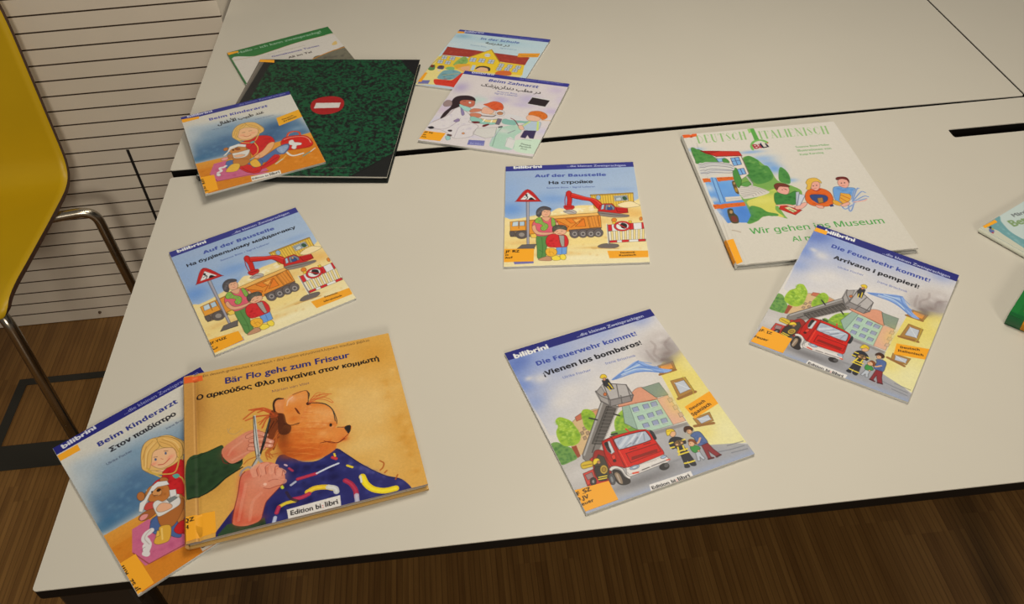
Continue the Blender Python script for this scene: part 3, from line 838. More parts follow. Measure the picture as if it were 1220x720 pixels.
('d',(750,802,794,803,794,867,754,861),10,7,(64,80,124),0.6,8), ('l',(737,852,757,852,781,834),11,(218,164,116),1,1), ('p',(770,777,765,786,756,793,747,796,740,794,735,787,736,778,740,768,749,761,758,759,766,761,770,768),(218,162,118),0,1,1,4), ('p',(724,769,740,752,767,756,778,773,765,784,760,773,739,771,726,781),(74,44,32),0,1,1,4), 
('p',(763,872,803,870,811,908,828,945,804,955,786,924,780,906,772,938,778,952,752,950,757,918),(136,46,50),0,1,0,4), ('l',(753,948,782,950),11,(84,34,36),1,0), ('l',(800,951,828,948),11,(84,34,36),1,0), ('p',(710,892,735,895,733,921,739,939,724,944,717,923,707,943,693,940),(182,184,186),0,1,0,4), ('p',(699,863,719,857,740,866,749,881,735,891,711,897,698,887),(66,140,66),0,1,1,4), 
('p',(735,852,728,858,719,861,710,860,704,856,701,849,704,841,711,835,720,832,729,833,736,837,738,844),(222,170,126),0,1,1,4), ('p',(708,831,722,822,743,830,747,849,739,857,732,839,718,832),(140,76,40),0,1,1,4), ('p',(737,895,734,897,731,898,727,898,725,896,724,894,725,891,727,889,730,889,734,889,736,890,737,893),(222,170,126),0,1,1,4), 
('p',(714,845,713,845,712,846,711,846,710,845,710,844,711,843,711,843,713,842,714,842,714,843,715,844),(60,40,30),0,1,1), ('p',(746,779,745,781,744,781,742,781,742,781,742,779,742,778,743,777,745,776,746,776,746,777,746,778),(60,40,30),0,1,1), ('l',(824,931,902,940,977,944),6,(112,112,116),0.7,1), ('l',(892,916,988,921),6,(112,112,116),0.7,1), ('l',(889,957,983,964),6,(112,112,116),0.7,1), 
('p',(381,970,626,974,621,1010,369,1011),(222,214,202),0,1,0), ('t','Edition bi',(385,997,521,999),(30,28,30),5,0.75), ('t',':',(527,999,532,999),(214,70,56),4,0.7), ('t','libri',(539,1001,605,1001),(30,28,30),5,0.75), ('p',(810,648,1002,608,1001,689,820,728),(240,160,34),0,1,0), ('n',0.035,9,1), 
]
ART['ES'] = [
('i','fire'), ('r',(0,0,1000,54),(44,46,112)), ('t','bilibrini',(46,55,266,55),(226,222,224),9,0.72), ('t','...die kleinen Zweisprachigen',(467,41,930,41),(200,202,220),2,0.85), ('t','Die Feuerwehr kommt!',(149,143,817,145),(58,72,146),3,0.85,2), ('t','¡Vienen los bomberos!',(157,220,810,212),(24,24,30),4,0.85,2), ('t','Ulrike Fischer',(253,271,432,276),(88,100,158),1,0.9,1), 
('t','Irene Brischnik',(534,267,731,274),(88,100,158),1,0.9,1), ('t','Deutsch',(831,678,940,657),(50,36,20),2,0.9,2), ('t','Spanisch',(822,711,960,684),(50,36,20),2,0.9,2), 
]
ART['IT'] = [
('i','fire'), ('r',(0,0,1000,54),(44,46,112)), ('t','bilibrini',(72,41,283,32),(226,222,224),9,0.72), ('t','...die kleinen Zweisprachigen',(491,45,950,45),(200,202,220),2,0.85), ('t','Die Feuerwehr kommt!',(162,138,844,131),(58,72,146),3,0.85,2), ('t','Arrivano i pompieri!',(212,215,796,206),(24,24,30),4,0.85,2), ('t','Ulrike Fischer',(266,270,444,262),(88,100,158),1,0.9,1), 
('t','Irene Brischnik',(541,269,742,264),(88,100,158),1,0.9,1), ('t','Deutsch',(842,671,952,644),(50,36,20),2,0.9,2), ('t','Italienisch',(836,699,983,672),(50,36,20),2,0.9,2), 
]
ART['bau'] = [
('f',(232,206,136)), ('g',(-3,-20,1007,-3,993,529,654,487,319,508,2,581),(150,170,196),(168,184,200),(332,39,578,484),0,1,0), ('b',(45,460),114,98,(106,146,200),0.9), ('b',(29,276),98,131,(140,166,200),0.7), ('b',(362,366),147,82,(118,152,198),0.8), ('b',(319,490),98,41,(98,138,196),0.7), ('b',(545,393),65,65,(128,158,200),0.6), ('b',(853,298),131,33,(140,164,198),0.7), 
('b',(588,322),196,33,(176,188,198),0.6), ('b',(234,94),196,49,(160,174,194),0.6), ('p',(-11,580,47,562,124,555,240,543,332,508,398,467,449,478,541,447,657,449,710,437,839,434,956,421,1010,451,1002,1002,-9,1000),(234,208,140),0,1,1), ('g',(-8,748,1017,723,1002,1002,-8,1003),(232,204,130),(232,216,166),(435,765,485,986),49,1,0), ('b',(831,513),147,49,(222,170,88),0.8), 
('b',(952,553),98,49,(226,176,96),0.8), ('b',(695,610),98,49,(224,178,100),0.6), ('b',(474,488),98,23,(240,222,176),0.8), ('b',(927,447),82,23,(240,220,170),0.9), ('b',(581,803),196,36,(236,208,130),0.7), ('b',(674,854),147,13,(216,170,90),0.7), ('b',(98,602),82,23,(236,220,178),0.6), ('b',(344,904),196,23,(220,174,96),0.6), ('b',(523,941),163,26,(236,222,176),0.8), 
('b',(124,786),98,26,(222,178,104),0.6), ('d',(-5,581,1009,503,999,942,14,908),60,13,(216,168,92),0.35,11), ('d',(319,508,657,456,653,505,369,545),24,13,(244,232,200),0.7,12), ('p',(640,341,960,335,955,468,663,482),(226,186,74),0,1,0,4), ('l',(654,342,661,479),4,(168,126,50),1,0), ('l',(673,342,679,479),4,(168,126,50),1,0), ('l',(693,341,697,478),4,(168,126,50),1,0), 
('l',(712,341,716,477),4,(168,126,50),1,0), ('l',(731,341,734,476),4,(168,126,50),1,0), ('l',(751,340,752,476),4,(168,126,50),1,0), ('l',(770,340,770,475),4,(168,126,50),1,0), ('l',(789,340,788,474),4,(168,126,50),1,0), ('l',(808,339,806,474),4,(168,126,50),1,0), ('l',(828,339,824,473),4,(168,126,50),1,0), ('l',(847,339,842,472),4,(168,126,50),1,0), ('l',(866,338,860,472),4,(168,126,50),1,0), 
('l',(885,338,878,471),4,(168,126,50),1,0), ('l',(904,338,896,470),4,(168,126,50),1,0), ('l',(924,337,914,469),4,(168,126,50),1,0), ('l',(943,337,932,469),4,(168,126,50),1,0), ('l',(962,337,949,468),4,(168,126,50),1,0), ('p',(643,341,960,335,961,344,644,353),(190,146,60),0,1,0,4), ('p',(815,362,914,358,919,414,816,417),(206,204,196),0,1,0,4), 
('p',(821,369,909,365,912,406,824,410),(150,160,160),0,1,0,4), ('p',(878,381,897,373,907,401,888,410),(60,90,60),0,1,1,4), ('p',(828,388,863,380,866,409,830,410),(190,196,190),0,1,1,4), ('p',(716,373,713,385,706,393,697,396,689,392,684,384,682,372,685,360,692,352,701,349,709,352,715,361),(150,176,196),0,1,1,4), ('p',(832,456,879,431,936,424,969,444,996,473,884,486),(238,214,160),0,1,1,4), 
('p',(459,316,478,292,498,302,505,347,493,441,476,468,459,455,467,377),(200,44,38),0,1,1,4), ('p',(439,446,466,440,509,448,512,473,486,490,464,492,440,472),(196,48,42),0,1,1,4), ('l',(447,457,501,463),6,(120,24,24),1,1), ('l',(461,323,449,380,448,439),6,(150,40,40),1,1), ('p',(432,500,464,489,497,487,527,511,513,530,462,525),(180,170,160),0,1,1,4), 
('l',(441,509,474,501,509,521),6,(120,110,104),1,1), ('p',(495,334,510,319,605,362,671,384,713,426,721,458,689,493,666,449,635,410,558,388,496,363),(204,46,38),0,1,1,4), ('l',(505,328,605,368,668,393,709,445),6,(232,104,84),0.8,1), ('l',(503,363,591,396,635,410,677,477),4,(120,26,24),1,1), ('p',(706,454,734,437,794,439,815,474,903,493,902,538,845,542,715,527,683,514),(196,44,40),0,1,0,4), 
('p',(719,451,738,446,729,492,707,497),(170,190,200),0,1,0,4), ('p',(746,449,789,448,810,480,807,504,737,501),(120,130,140),0,1,0,4), ('p',(759,475,782,466,790,500,759,502),(60,84,130),0,1,1,4), ('p',(779,466,778,472,774,475,770,477,767,475,764,471,764,466,765,460,768,457,772,455,776,457,779,461),(210,160,120),0,1,1,4), ('p',(819,477,901,493,901,535,825,525),(186,40,38),0,1,0,4), 
('l',(819,477,901,493),4,(230,110,90),1,0), ('p',(680,523,716,518,855,548,902,559,896,577,809,579,701,557),(138,126,116),0,1,1,4), ('l',(686,529,811,555,897,568),6,(84,76,70),1,1), ('p',(40,586,124,579,235,573,238,708,187,723,43,714),(226,152,56),0,1,0,4), ('p',(60,590,101,585,99,629,55,631),(190,204,206),0,1,0,4), ('p',(109,589,145,587,145,628,109,630),(176,196,204),0,1,0,4), 
('l',(103,582,104,653),5,(150,96,40),1,0), ('p',(147,587,240,574,238,708,157,712),(222,142,50),0,1,0,4), ('p',(38,677,162,672,187,736,44,730),(116,100,84),0,1,0,4), ('p',(167,716,161,735,146,749,124,753,103,747,87,732,81,712,87,692,103,678,124,674,146,680,161,695),(96,86,80),0,1,1,4), 
('p',(147,715,144,725,136,733,124,735,113,732,105,724,101,713,104,702,113,695,124,692,136,696,144,704),(150,138,126),0,1,1,4), ('p',(74,702,71,715,65,724,56,728,47,724,41,714,38,701,40,687,47,678,56,675,64,679,71,689),(96,86,80),0,1,1,4), ('p',(187,713,238,708,237,748,193,746),(232,190,80),0,1,0,4), 
('p',(318,546,472,535,575,529,683,527,699,562,697,677,638,694,476,698,351,700,314,662),(224,138,52),0,1,0,4), ('p',(318,546,472,535,683,527,690,552,496,564,330,574),(232,176,92),0,1,0,4), ('l',(323,577,496,567,687,558),7,(160,90,36),1,1), ('p',(383,590,466,651,440,677,390,665),(222,118,44),0,1,0,4), ('p',(444,579,521,575,551,617,480,621),(226,124,46),0,1,0,4), 
('p',(495,584,559,580,530,637),(240,166,76),0,1,0,4), ('p',(510,653,578,578,586,656),(228,124,44),0,1,0,4), ('l',(478,661,571,577),8,(190,96,36),1,0), ('p',(602,568,680,551,686,660,615,674),(222,142,58),0,1,0,4), ('l',(610,569,622,667),4,(180,104,44),1,0), ('l',(631,565,642,663),4,(180,104,44),1,0), ('l',(651,560,662,659),4,(180,104,44),1,0), ('l',(672,556,683,655),4,(180,104,44),1,0), 
('p',(464,684,695,670,685,726,474,744),(110,92,80),0,1,0,4), ('p',(537,725,531,744,517,758,500,763,483,757,471,742,467,722,473,703,487,689,504,684,521,690,533,705),(104,94,90),0,1,1,4), ('p',(522,724,519,736,511,744,501,746,491,743,484,734,482,723,486,711,493,703,503,701,513,704,520,713),(156,146,138),0,1,1,4), 
('p',(510,724,508,728,505,731,502,732,498,731,495,727,495,723,496,719,499,716,503,715,506,717,509,720),(90,82,78),0,1,1,4), ('p',(596,724,590,744,577,757,559,762,542,756,531,741,527,721,533,702,547,688,564,683,581,689,593,704),(104,94,90),0,1,1,4), ('p',(581,727,578,738,570,746,560,749,550,745,544,737,542,725,545,714,553,706,563,703,573,707,579,715),(156,146,138),0,1,1,4), 
('p',(569,726,568,730,565,733,561,734,557,733,555,730,554,726,555,722,558,719,562,718,566,719,568,722),(90,82,78),0,1,1,4), ('p',(653,723,647,743,633,756,616,761,599,755,587,740,584,721,590,701,604,687,622,683,639,689,650,704),(104,94,90),0,1,1,4), ('p',(638,729,635,740,627,748,617,751,607,747,600,739,599,727,602,716,610,708,620,705,630,709,636,717),(156,146,138),0,1,1,4), 
('p',(626,728,624,732,621,735,618,736,614,735,612,732,611,728,612,724,615,721,619,720,623,721,625,724),(90,82,78),0,1,1,4), ('p',(705,723,699,742,685,756,668,760,651,754,639,740,636,720,642,701,656,687,674,682,691,688,702,703),(104,94,90),0,1,1,4), ('p',(690,731,686,742,678,750,668,753,659,749,652,741,650,729,654,718,662,710,672,707,682,711,688,719),(156,146,138),0,1,1,4), 
('p',(677,730,676,735,673,737,669,738,666,737,663,734,663,730,664,726,667,723,671,722,674,723,677,726),(90,82,78),0,1,1,4), ('p',(159,366,182,367,176,817,161,817),(166,160,164),0,1,0,4), ('l',(163,379,163,808),4,(120,116,124),1,0), ('p',(92,842,127,807,228,805,208,851),(104,96,90),0,1,0,4), ('l',(95,842,212,849),6,(70,64,60),1,1), ('p',(85,375,171,260,264,383,259,393,92,386),(204,48,46),0,1,1,4), 
('p',(90,378,171,265,262,387),(204,48,46),0,1,0,4), ('p',(113,368,171,293,237,373),(224,218,208),0,1,0,4), ('p',(168,322,167,326,165,330,161,331,158,329,155,326,154,321,155,316,158,313,161,312,165,313,167,317),(40,38,38),0,1,1,4), ('l',(161,331,170,350,156,366),6,(40,38,38),1,1), ('l',(143,346,173,338),5,(40,38,38),1,1), ('p',(179,370,196,349,218,369,218,373),(40,38,38),0,1,1,4), 
('p',(233,729,308,723,312,784,295,860,289,926,237,937,232,858),(92,136,72),0,1,1,4), ('l',(267,748,271,859,263,925),4,(62,100,50),0.8,1), ('l',(245,858,274,884),4,(62,100,50),0.8,1), ('p',(242,941,276,926,315,919,331,944,320,960,250,954),(190,140,104),0,1,1,4), ('p',(200,630,223,576,264,554,339,559,373,583,378,619,350,663,332,724,234,729,228,667),(216,96,108),0,1,1,4), 
('l',(233,713,328,710),3,(176,66,84),0.6,1), ('l',(233,701,328,698),3,(176,66,84),0.6,1), ('l',(233,689,329,685),3,(176,66,84),0.6,1), ('l',(233,676,329,673),3,(176,66,84),0.6,1), ('p',(201,637,223,627,233,673,261,697,322,703,348,700,345,718,281,724,228,711,204,675),(222,164,126),0,1,1,4), 
('p',(221,585,244,555,268,562,281,599,310,622,314,653,291,682,266,677,262,650,276,638,256,614,228,606),(132,180,70),0,1,1,4), ('p',(342,569,356,565,369,601,364,646,344,643,341,609),(132,180,70),0,1,1,4), ('p',(247,574,246,576,245,578,243,578,241,577,240,576,240,573,240,571,242,569,243,569,245,570,246,571),(206,214,150),0,1,1,4), 
('p',(260,587,260,589,258,591,257,591,255,591,254,589,253,587,254,585,255,583,257,582,258,583,260,585),(206,214,150),0,1,1,4), ('p',(253,598,253,600,251,602,250,602,248,601,247,600,246,597,247,595,248,594,250,593,251,594,253,595),(206,214,150),0,1,1,4), ('p',(273,606,273,608,272,610,270,610,268,610,267,608,267,606,267,603,268,602,270,601,272,602,273,604),(206,214,150),0,1,1,4), 
('p',(287,621,286,623,285,625,283,625,281,625,280,623,280,621,280,618,282,617,283,616,285,617,286,619),(206,214,150),0,1,1,4), ('p',(297,634,297,636,295,638,294,638,292,638,291,636,290,634,291,631,292,630,294,629,296,630,297,632),(206,214,150),0,1,1,4), ('p',(303,652,303,654,302,656,300,656,298,656,297,654,297,652,297,650,298,648,300,648,302,648,303,650),(206,214,150),0,1,1,4), 
('p',(286,660,285,663,284,664,282,665,281,664,279,662,279,660,279,658,281,656,282,656,284,656,285,658),(206,214,150),0,1,1,4), ('p',(279,671,278,673,277,675,275,675,274,674,272,673,272,671,272,668,274,667,275,666,277,667,278,669),(206,214,150),0,1,1,4), ('p',(356,582,355,584,354,586,352,586,350,586,349,584,349,582,349,579,351,578,352,577,354,578,355,580),(206,214,150),0,1,1,4), 
('p',(360,606,360,608,359,610,357,610,355,610,354,608,354,606,354,603,355,602,357,601,359,602,360,604),(206,214,150),0,1,1,4), ('p',(356,627,355,630,354,631,352,632,350,631,349,629,349,627,349,625,351,623,352,623,354,623,355,625),(206,214,150),0,1,1,4), ('p',(302,622,301,624,300,625,298,626,296,625,295,623,295,621,295,619,297,617,298,617,300,618,301,619),(206,214,150),0,1,1,4), 
('p',(267,584,267,586,265,588,264,588,262,587,261,586,260,583,261,581,262,580,264,579,265,580,267,581),(206,214,150),0,1,1,4), ('p',(271,556,305,549,335,559,318,586,295,589),(222,164,126),0,1,1,4), ('l',(295,585,311,595,322,581),3,(220,190,90),1,1), ('p',(263,485,321,475,337,498,333,529,315,549,285,546,269,523),(226,170,132),0,1,1,4), 
('p',(233,531,236,484,259,453,294,443,333,460,342,481,321,484,293,479,275,495,267,532,252,550),(82,76,76),0,1,1,4), ('d',(238,475,329,454,272,495,244,540),16,8,(120,116,116),0.6,6), ('l',(290,500,301,496),3,(70,50,40),1,1), ('l',(314,497,325,497),3,(70,50,40),1,1), ('l',(295,528,313,530),4,(180,70,64),1,1), ('l',(308,502,313,515),3,(180,120,90),1,1), 
('p',(372,608,387,612,390,634,375,637),(222,164,126),0,1,1,4), ('p',(367,841,442,840,436,903,406,909,367,906),(112,154,206),0,1,0,4), ('l',(406,847,402,902),3,(70,104,160),1,0), ('p',(295,783,307,741,341,717,407,724,440,737,455,789,443,835,409,842,324,839,301,818),(208,50,50),0,1,1,4), ('p',(389,730,427,735,424,834,404,837,394,796),(166,160,146),0,1,0,4), 
('l',(397,744,427,743),3,(120,116,108),0.6,1), ('l',(397,760,426,759),3,(120,116,108),0.6,1), ('l',(396,775,425,775),3,(120,116,108),0.6,1), ('l',(395,791,424,790),3,(120,116,108),0.6,1), ('l',(395,806,424,805),3,(120,116,108),0.6,1), ('l',(394,821,423,821),3,(120,116,108),0.6,1), ('d',(304,758,380,735,383,829,311,832),12,10,(170,34,40),0.5,7), ('l',(387,730,395,796,403,838),4,(130,26,30),0.9,1), 
('p',(333,928,354,912,390,930,390,954,352,959,334,947),(238,208,70),0,1,1,4), ('p',(390,913,419,908,431,936,417,957,394,946),(238,208,70),0,1,1,4), ('p',(290,876,304,850,343,850,369,871,365,904,334,923,302,912),(234,172,56),0,1,1,4), ('l',(310,885,336,881,348,903),4,(180,120,40),0.8,1), ('l',(318,861,322,911),3,(180,120,40),0.6,1), 
('p',(353,683,376,669,436,674,444,702,428,721,387,728,359,711),(228,172,134),0,1,1,4), ('p',(345,682,353,645,384,634,431,639,449,662,447,685,429,679,403,670,376,678,357,695),(84,80,68),0,1,1,4), ('d',(350,654,438,643,443,676,356,681),14,8,(116,112,98),0.6,9), ('l',(373,698,383,694),3,(70,50,40),1,1), ('l',(406,694,418,692),3,(70,50,40),1,1), ('l',(383,716,408,713),4,(180,70,60),1,1), 
('p',(657,851,700,823,793,831,797,856,737,870),(112,102,94),0,1,1,4), ('l',(612,860,799,872),6,(196,150,84),1,1), ('p',(737,712,1012,683,1000,798,743,813),(226,216,190),0,1,0,4), ('p',(761,710,776,708,772,810,758,811),(238,212,140),0,1,0,4), ('p',(793,707,809,705,803,808,788,809),(238,212,140),0,1,0,4), ('p',(826,704,841,702,834,806,819,807),(238,212,140),0,1,0,4), 
('p',(858,701,873,699,864,804,850,804),(238,212,140),0,1,0,4), ('p',(890,698,906,696,895,801,880,802),(238,212,140),0,1,0,4), ('p',(923,695,938,693,926,799,911,800),(238,212,140),0,1,0,4), ('p',(955,692,970,690,956,797,942,798),(238,212,140),0,1,0,4), ('p',(987,690,1002,687,987,795,972,796),(238,212,140),0,1,0,4), ('p',(743,649,1001,637,999,697,742,710),(222,216,208),0,1,0,4), 
('p',(743,649,771,648,770,705,741,710),(206,46,50),0,1,0,4), ('p',(899,642,927,640,925,698,895,702),(206,46,50),0,1,0,4), ('p',(988,637,1003,636,999,694,983,697),(206,46,50),0,1,0,4), ('p',(744,797,997,792,996,812,744,816),(226,222,214),0,1,0,4), ('p',(746,797,795,796,794,814,745,816),(206,46,50),0,1,0,4), ('p',(831,795,879,794,878,812,830,815),(206,46,50),0,1,0,4), 
('p',(946,794,995,793,993,811,945,813),(206,46,50),0,1,0,4), ('l',(741,646,738,818),8,(130,120,114),1,0), ('l',(736,637,731,824),4,(226,222,214),1,0), ('p',(812,606,809,616,801,623,792,625,783,622,777,614,776,604,779,594,787,587,796,584,805,587,811,595),(222,128,48),0,1,1,4), 
('p',(806,632,804,637,799,640,791,641,785,640,780,636,778,631,781,626,786,622,793,621,800,623,805,627),(236,190,60),0,1,1,4), ('p',(999,602,996,611,991,618,986,620,981,617,978,610,977,601,980,591,985,585,991,582,996,585,999,592),(222,128,48),0,1,1,4), ('p',(898,615,917,616,917,636,897,638),(236,190,60),0,1,0,4), 
('p',(907,668,896,691,872,707,842,712,813,705,793,687,787,663,798,639,821,623,852,618,882,625,902,644),(206,44,48),0,1,1,4), ('p',(892,667,884,684,866,696,843,699,821,694,806,681,802,663,810,646,828,634,851,631,873,636,888,650),(226,220,212),0,1,1,4), ('p',(839,642,859,637,879,652,875,681,857,689,839,676),(52,48,46),0,1,1,4), ('l',(841,642,832,662),7,(52,48,46),1,1), 
('l',(850,636,845,665),7,(52,48,46),1,1), ('l',(809,635,884,695),8,(206,44,48),1,0), ('p',(719,888,1001,898,995,956,729,955),(236,160,46),0,1,0), ('n',0.03,9,2), ('p',(63,941,207,946,206,977,74,981),(116,112,160),0,1,0), 
]
ART['RU'] = [
('i','bau'), ('r',(0,0,1000,56),(58,60,128)), ('t','bilibrini',(65,28,282,28),(222,220,224),9,0.68), ('t','...die kleinen Zweisprachigen',(481,31,937,45),(190,192,214),4,0.9), ('t','Auf der Baustelle',(228,133,775,146),(64,78,150),4,0.8,2), ('t','На стройке',(335,214,668,217),(26,26,34),6,0.85), ('t','Susanne Böse • Sigrid Leberer',(315,260,685,264),(84,98,154),3,0.9), 
('t','Deutsch',(808,916,907,916),(60,40,24),2,0.9,2), ('t','Russisch',(798,940,912,939),(60,40,24),2,0.9,2), 
]
ART['UA'] = [
('i','bau'), ('r',(0,0,1000,56),(58,60,128)), ('t','bilibrini',(57,33,272,33),(222,220,224),9,0.68), ('t','...die kleinen Zweisprachigen',(470,45,933,38),(190,192,214),4,0.9), ('t','Auf der Baustelle',(219,134,767,143),(64,78,150),4,0.8,2), ('t','На будівельному майданчику',(76,200,912,204),(26,26,34),6,0.85), ('t','Susanne Böse • Sigrid Leberer',(305,258,680,261),(84,98,154),3,0.9), 
('t','Deutsch',(816,899,910,906),(60,40,24),2,0.9,2), ('t','Ukrainisch',(796,933,924,940),(60,40,24),2,0.9,2), 
]
ART['kin'] = [
('f',(206,198,180)), ('g',(22,149,501,197,972,343,1004,630,724,633,3,626),(176,184,184),(84,116,142),(394,178,393,497),33,1,0), ('b',(57,287),82,102,(190,192,186),0.7), ('b',(203,323),123,82,(120,146,164),0.6), ('b',(73,574),123,41,(66,108,138),0.8), ('b',(206,514),123,82,(70,104,134),0.8), ('b',(301,435),102,82,(74,106,136),0.7), ('b',(754,429),123,82,(62,92,124),0.9), 
('b',(660,536),102,82,(58,86,118),0.9), ('b',(811,550),123,49,(78,108,138),0.8), ('b',(915,520),82,41,(130,154,170),0.7), ('b',(380,298),82,61,(110,140,160),0.6), ('b',(10,593),61,33,(70,112,140),0.6), ('d',(71,365,316,370,311,580,37,604),30,18,(104,138,158),0.4,21), ('d',(682,349,901,465,832,583,647,578),24,18,(84,116,146),0.4,22), 
('p',(-4,632,251,642,690,642,1003,610,1000,1012,24,1004,5,931),(206,124,36),0,1,0), ('g',(-4,632,251,642,1003,610,1003,677,335,725,-15,714),(216,146,56),(206,124,36),(205,650,190,775),0,1,0), ('d',(11,660,962,660,986,989,42,987),50,20,(190,100,24),0.35,23), ('d',(668,816,934,834,959,978,647,981),20,16,(222,146,60),0.4,24), 
('p',(144,688,238,685,384,886,524,943,538,962,373,924,102,894,82,793),(196,98,126),0,1,0), ('p',(140,686,239,695,480,849,513,862,539,927,374,914,119,895,81,796),(196,98,126),0,1,0), ('d',(139,694,448,858,490,918,124,876),24,16,(176,76,110),0.5,25), ('l',(83,801,122,896,538,928),6,(150,70,60),1,0), ('l',(796,598,820,554,863,543,908,568,909,613),18,(200,76,50),1,1), 
('l',(801,594,824,562,864,553),5,(226,130,100),1,1), ('p',(725,648,762,600,817,591,895,607,956,642,976,704,977,751,940,782,871,775,794,762,756,752,728,711),(204,44,36),0,1,1,3), ('l',(763,616,822,609,918,633,957,677,963,733),8,(220,150,120),1,1), ('l',(739,641,816,626),5,(150,26,24),1,1), 
('p',(792,656,811,642,834,648,837,678,867,693,888,711,875,731,842,726,826,757,803,757,791,736,805,708,785,691),(218,212,200),0,1,1,3), ('l',(794,762,871,775,967,762),5,(140,30,24),1,1), ('l',(737,769,756,816,790,836,861,835),19,(214,206,188),1,1), ('l',(850,866,928,835),12,(90,150,140),1,0), ('l',(927,837,973,811),11,(204,200,180),1,0), ('l',(615,873,690,834),14,(196,190,160),1,0), 
('l',(686,835,722,808),10,(226,170,70),1,0), ('p',(500,768,578,740,661,698,729,674,783,680,773,729,717,782,667,779,555,820,507,815),(84,108,148),0,1,1,3), ('p',(670,702,716,684,772,688,766,726,709,773,676,750),(140,156,178),0,1,1,3), ('d',(674,688,773,698,708,778),12,8,(170,182,196),0.5,26), ('p',(639,759,683,786,671,799,639,774),(226,170,110),0,1,0,3), 
('p',(363,800,431,842,496,854,555,820,633,766,673,794,626,849,558,879,485,893,396,899,350,853),(200,44,44),0,1,1,3), ('l',(505,858,582,831,651,800),7,(150,28,36),1,1), ('p',(225,750,245,700,294,699,343,740,511,779,489,857,341,826,234,783),(82,106,146),0,1,1,3), ('p',(326,806,372,781,422,816,433,849,490,855,475,909,433,920,382,891,344,850),(202,46,44),0,1,1,3), 
('l',(344,816,401,893,471,896),5,(146,26,34),1,1), ('p',(469,528,517,491,609,496,674,541,682,616,639,633,578,712,534,761,480,739,456,662,437,562),(200,42,40),0,1,1,3), ('d',(495,515,667,563,578,712,491,699),14,16,(166,28,32),0.5,27), ('p',(401,524,477,498,536,537,473,600,399,593),(200,46,42),0,1,0,3), ('p',(630,613,678,619,630,692,553,747,502,757,486,719,557,680),(226,164,110),0,1,1,3), 
('p',(364,414,396,335,445,290,510,282,583,308,630,367,644,427,605,455,549,490,482,510,397,480),(222,178,104),0,1,1,3), ('p',(419,393,462,347,537,359,592,401,575,462,516,496,441,488,409,446),(230,178,130),0,1,1,3), ('p',(362,422,387,346,444,295,525,288,480,339,444,354,419,407,386,451),(222,176,96),0,1,1,3), ('p',(510,282,597,313,640,431,587,462,592,401,540,350),(220,172,94),0,1,1,3), 
('l',(378,410,422,331,507,296),6,(180,128,60),0.7,1), ('l',(384,436,423,365),6,(180,128,60),0.7,1), ('l',(534,312,596,373,610,438),6,(180,128,60),0.7,1), ('l',(412,361,488,308),6,(180,128,60),0.7,1), ('l',(455,398,479,403),6,(120,90,70),1,1), ('l',(514,398,538,403),6,(120,90,70),1,1), ('l',(453,441,482,462,518,453),6,(180,70,60),1,1), ('b',(447,429),25,16,(230,140,110),0.5), 
('b',(539,433),25,16,(230,140,110),0.5), ('l',(385,456,432,523,517,548,586,467),10,(210,170,80),1,1), ('l',(517,548,530,623,511,684,472,714),8,(220,180,80),1,1), ('p',(526,545,523,552,515,558,505,561,494,560,487,557,484,550,487,544,495,538,506,535,516,535,524,539),(110,160,150),0,1,1,3), ('p',(301,621,344,570,431,587,456,653,435,743,389,747,308,714),(180,116,60),0,1,1,3), 
('p',(288,575,310,538,381,544,434,575,430,624,385,646,315,627),(194,126,64),0,1,1,3), ('p',(294,548,291,558,283,566,273,570,263,569,255,563,253,553,255,543,263,535,273,531,283,532,291,538),(180,110,56),0,1,1,3), ('p',(280,585,311,533,389,524,448,557,437,585,378,556,317,568,255,625,229,624),(218,212,200),0,1,0,3), 
('p',(387,592,382,599,374,601,364,599,355,593,349,585,348,577,353,570,361,568,371,570,380,576,386,584),(150,84,50),0,1,1,3), ('l',(352,564,370,562),6,(60,40,30),1,1), ('p',(336,585,334,589,331,591,327,591,324,588,322,584,322,580,324,576,327,574,331,574,334,577,336,581),(60,40,30),0,1,1,3), ('p',(309,625,360,627,433,625,459,631,430,683,386,701,316,682),(214,206,190),0,1,1,3), 
('p',(321,652,382,659,407,678,375,687,332,679),(224,170,130),0,1,1,3), ('p',(270,627,306,628,307,669,273,677),(184,116,60),0,1,1,3), ('p',(206,659,230,646,267,652,255,679,216,677),(224,150,140),0,1,1,3), ('p',(297,709,341,701,410,733,429,763,376,798,320,784,292,756),(186,118,56),0,1,1,3), ('p',(212,806,273,748,332,759,331,798,296,835,236,828),(224,172,66),0,1,1,3), 
('p',(423,774,475,759,496,812,494,850,450,850,425,823),(224,170,64),0,1,1,3), ('l',(432,751,497,724),16,(120,160,160),1,0), ('p',(467,734,503,713,518,732,494,754),(226,168,120),0,1,1,3), ('l',(226,747,207,756,174,756,178,792,149,802,148,831),23,(218,208,198),1,1), ('p',(164,833,159,841,152,845,143,844,135,838,130,829,129,819,134,811,141,808,151,809,159,815,164,823),(218,208,198),0,1,1,3), 
('p',(384,943,626,955,623,1001,381,996),(222,214,196),0,1,0), ('t','Edition bi',(389,980,517,987),(40,36,34),3,1), ('t',':',(521,988,524,988),(210,60,50),2,1), ('t','libri',(534,988,613,988),(40,36,34),3,1), ('n',0.035,9,3), 
]
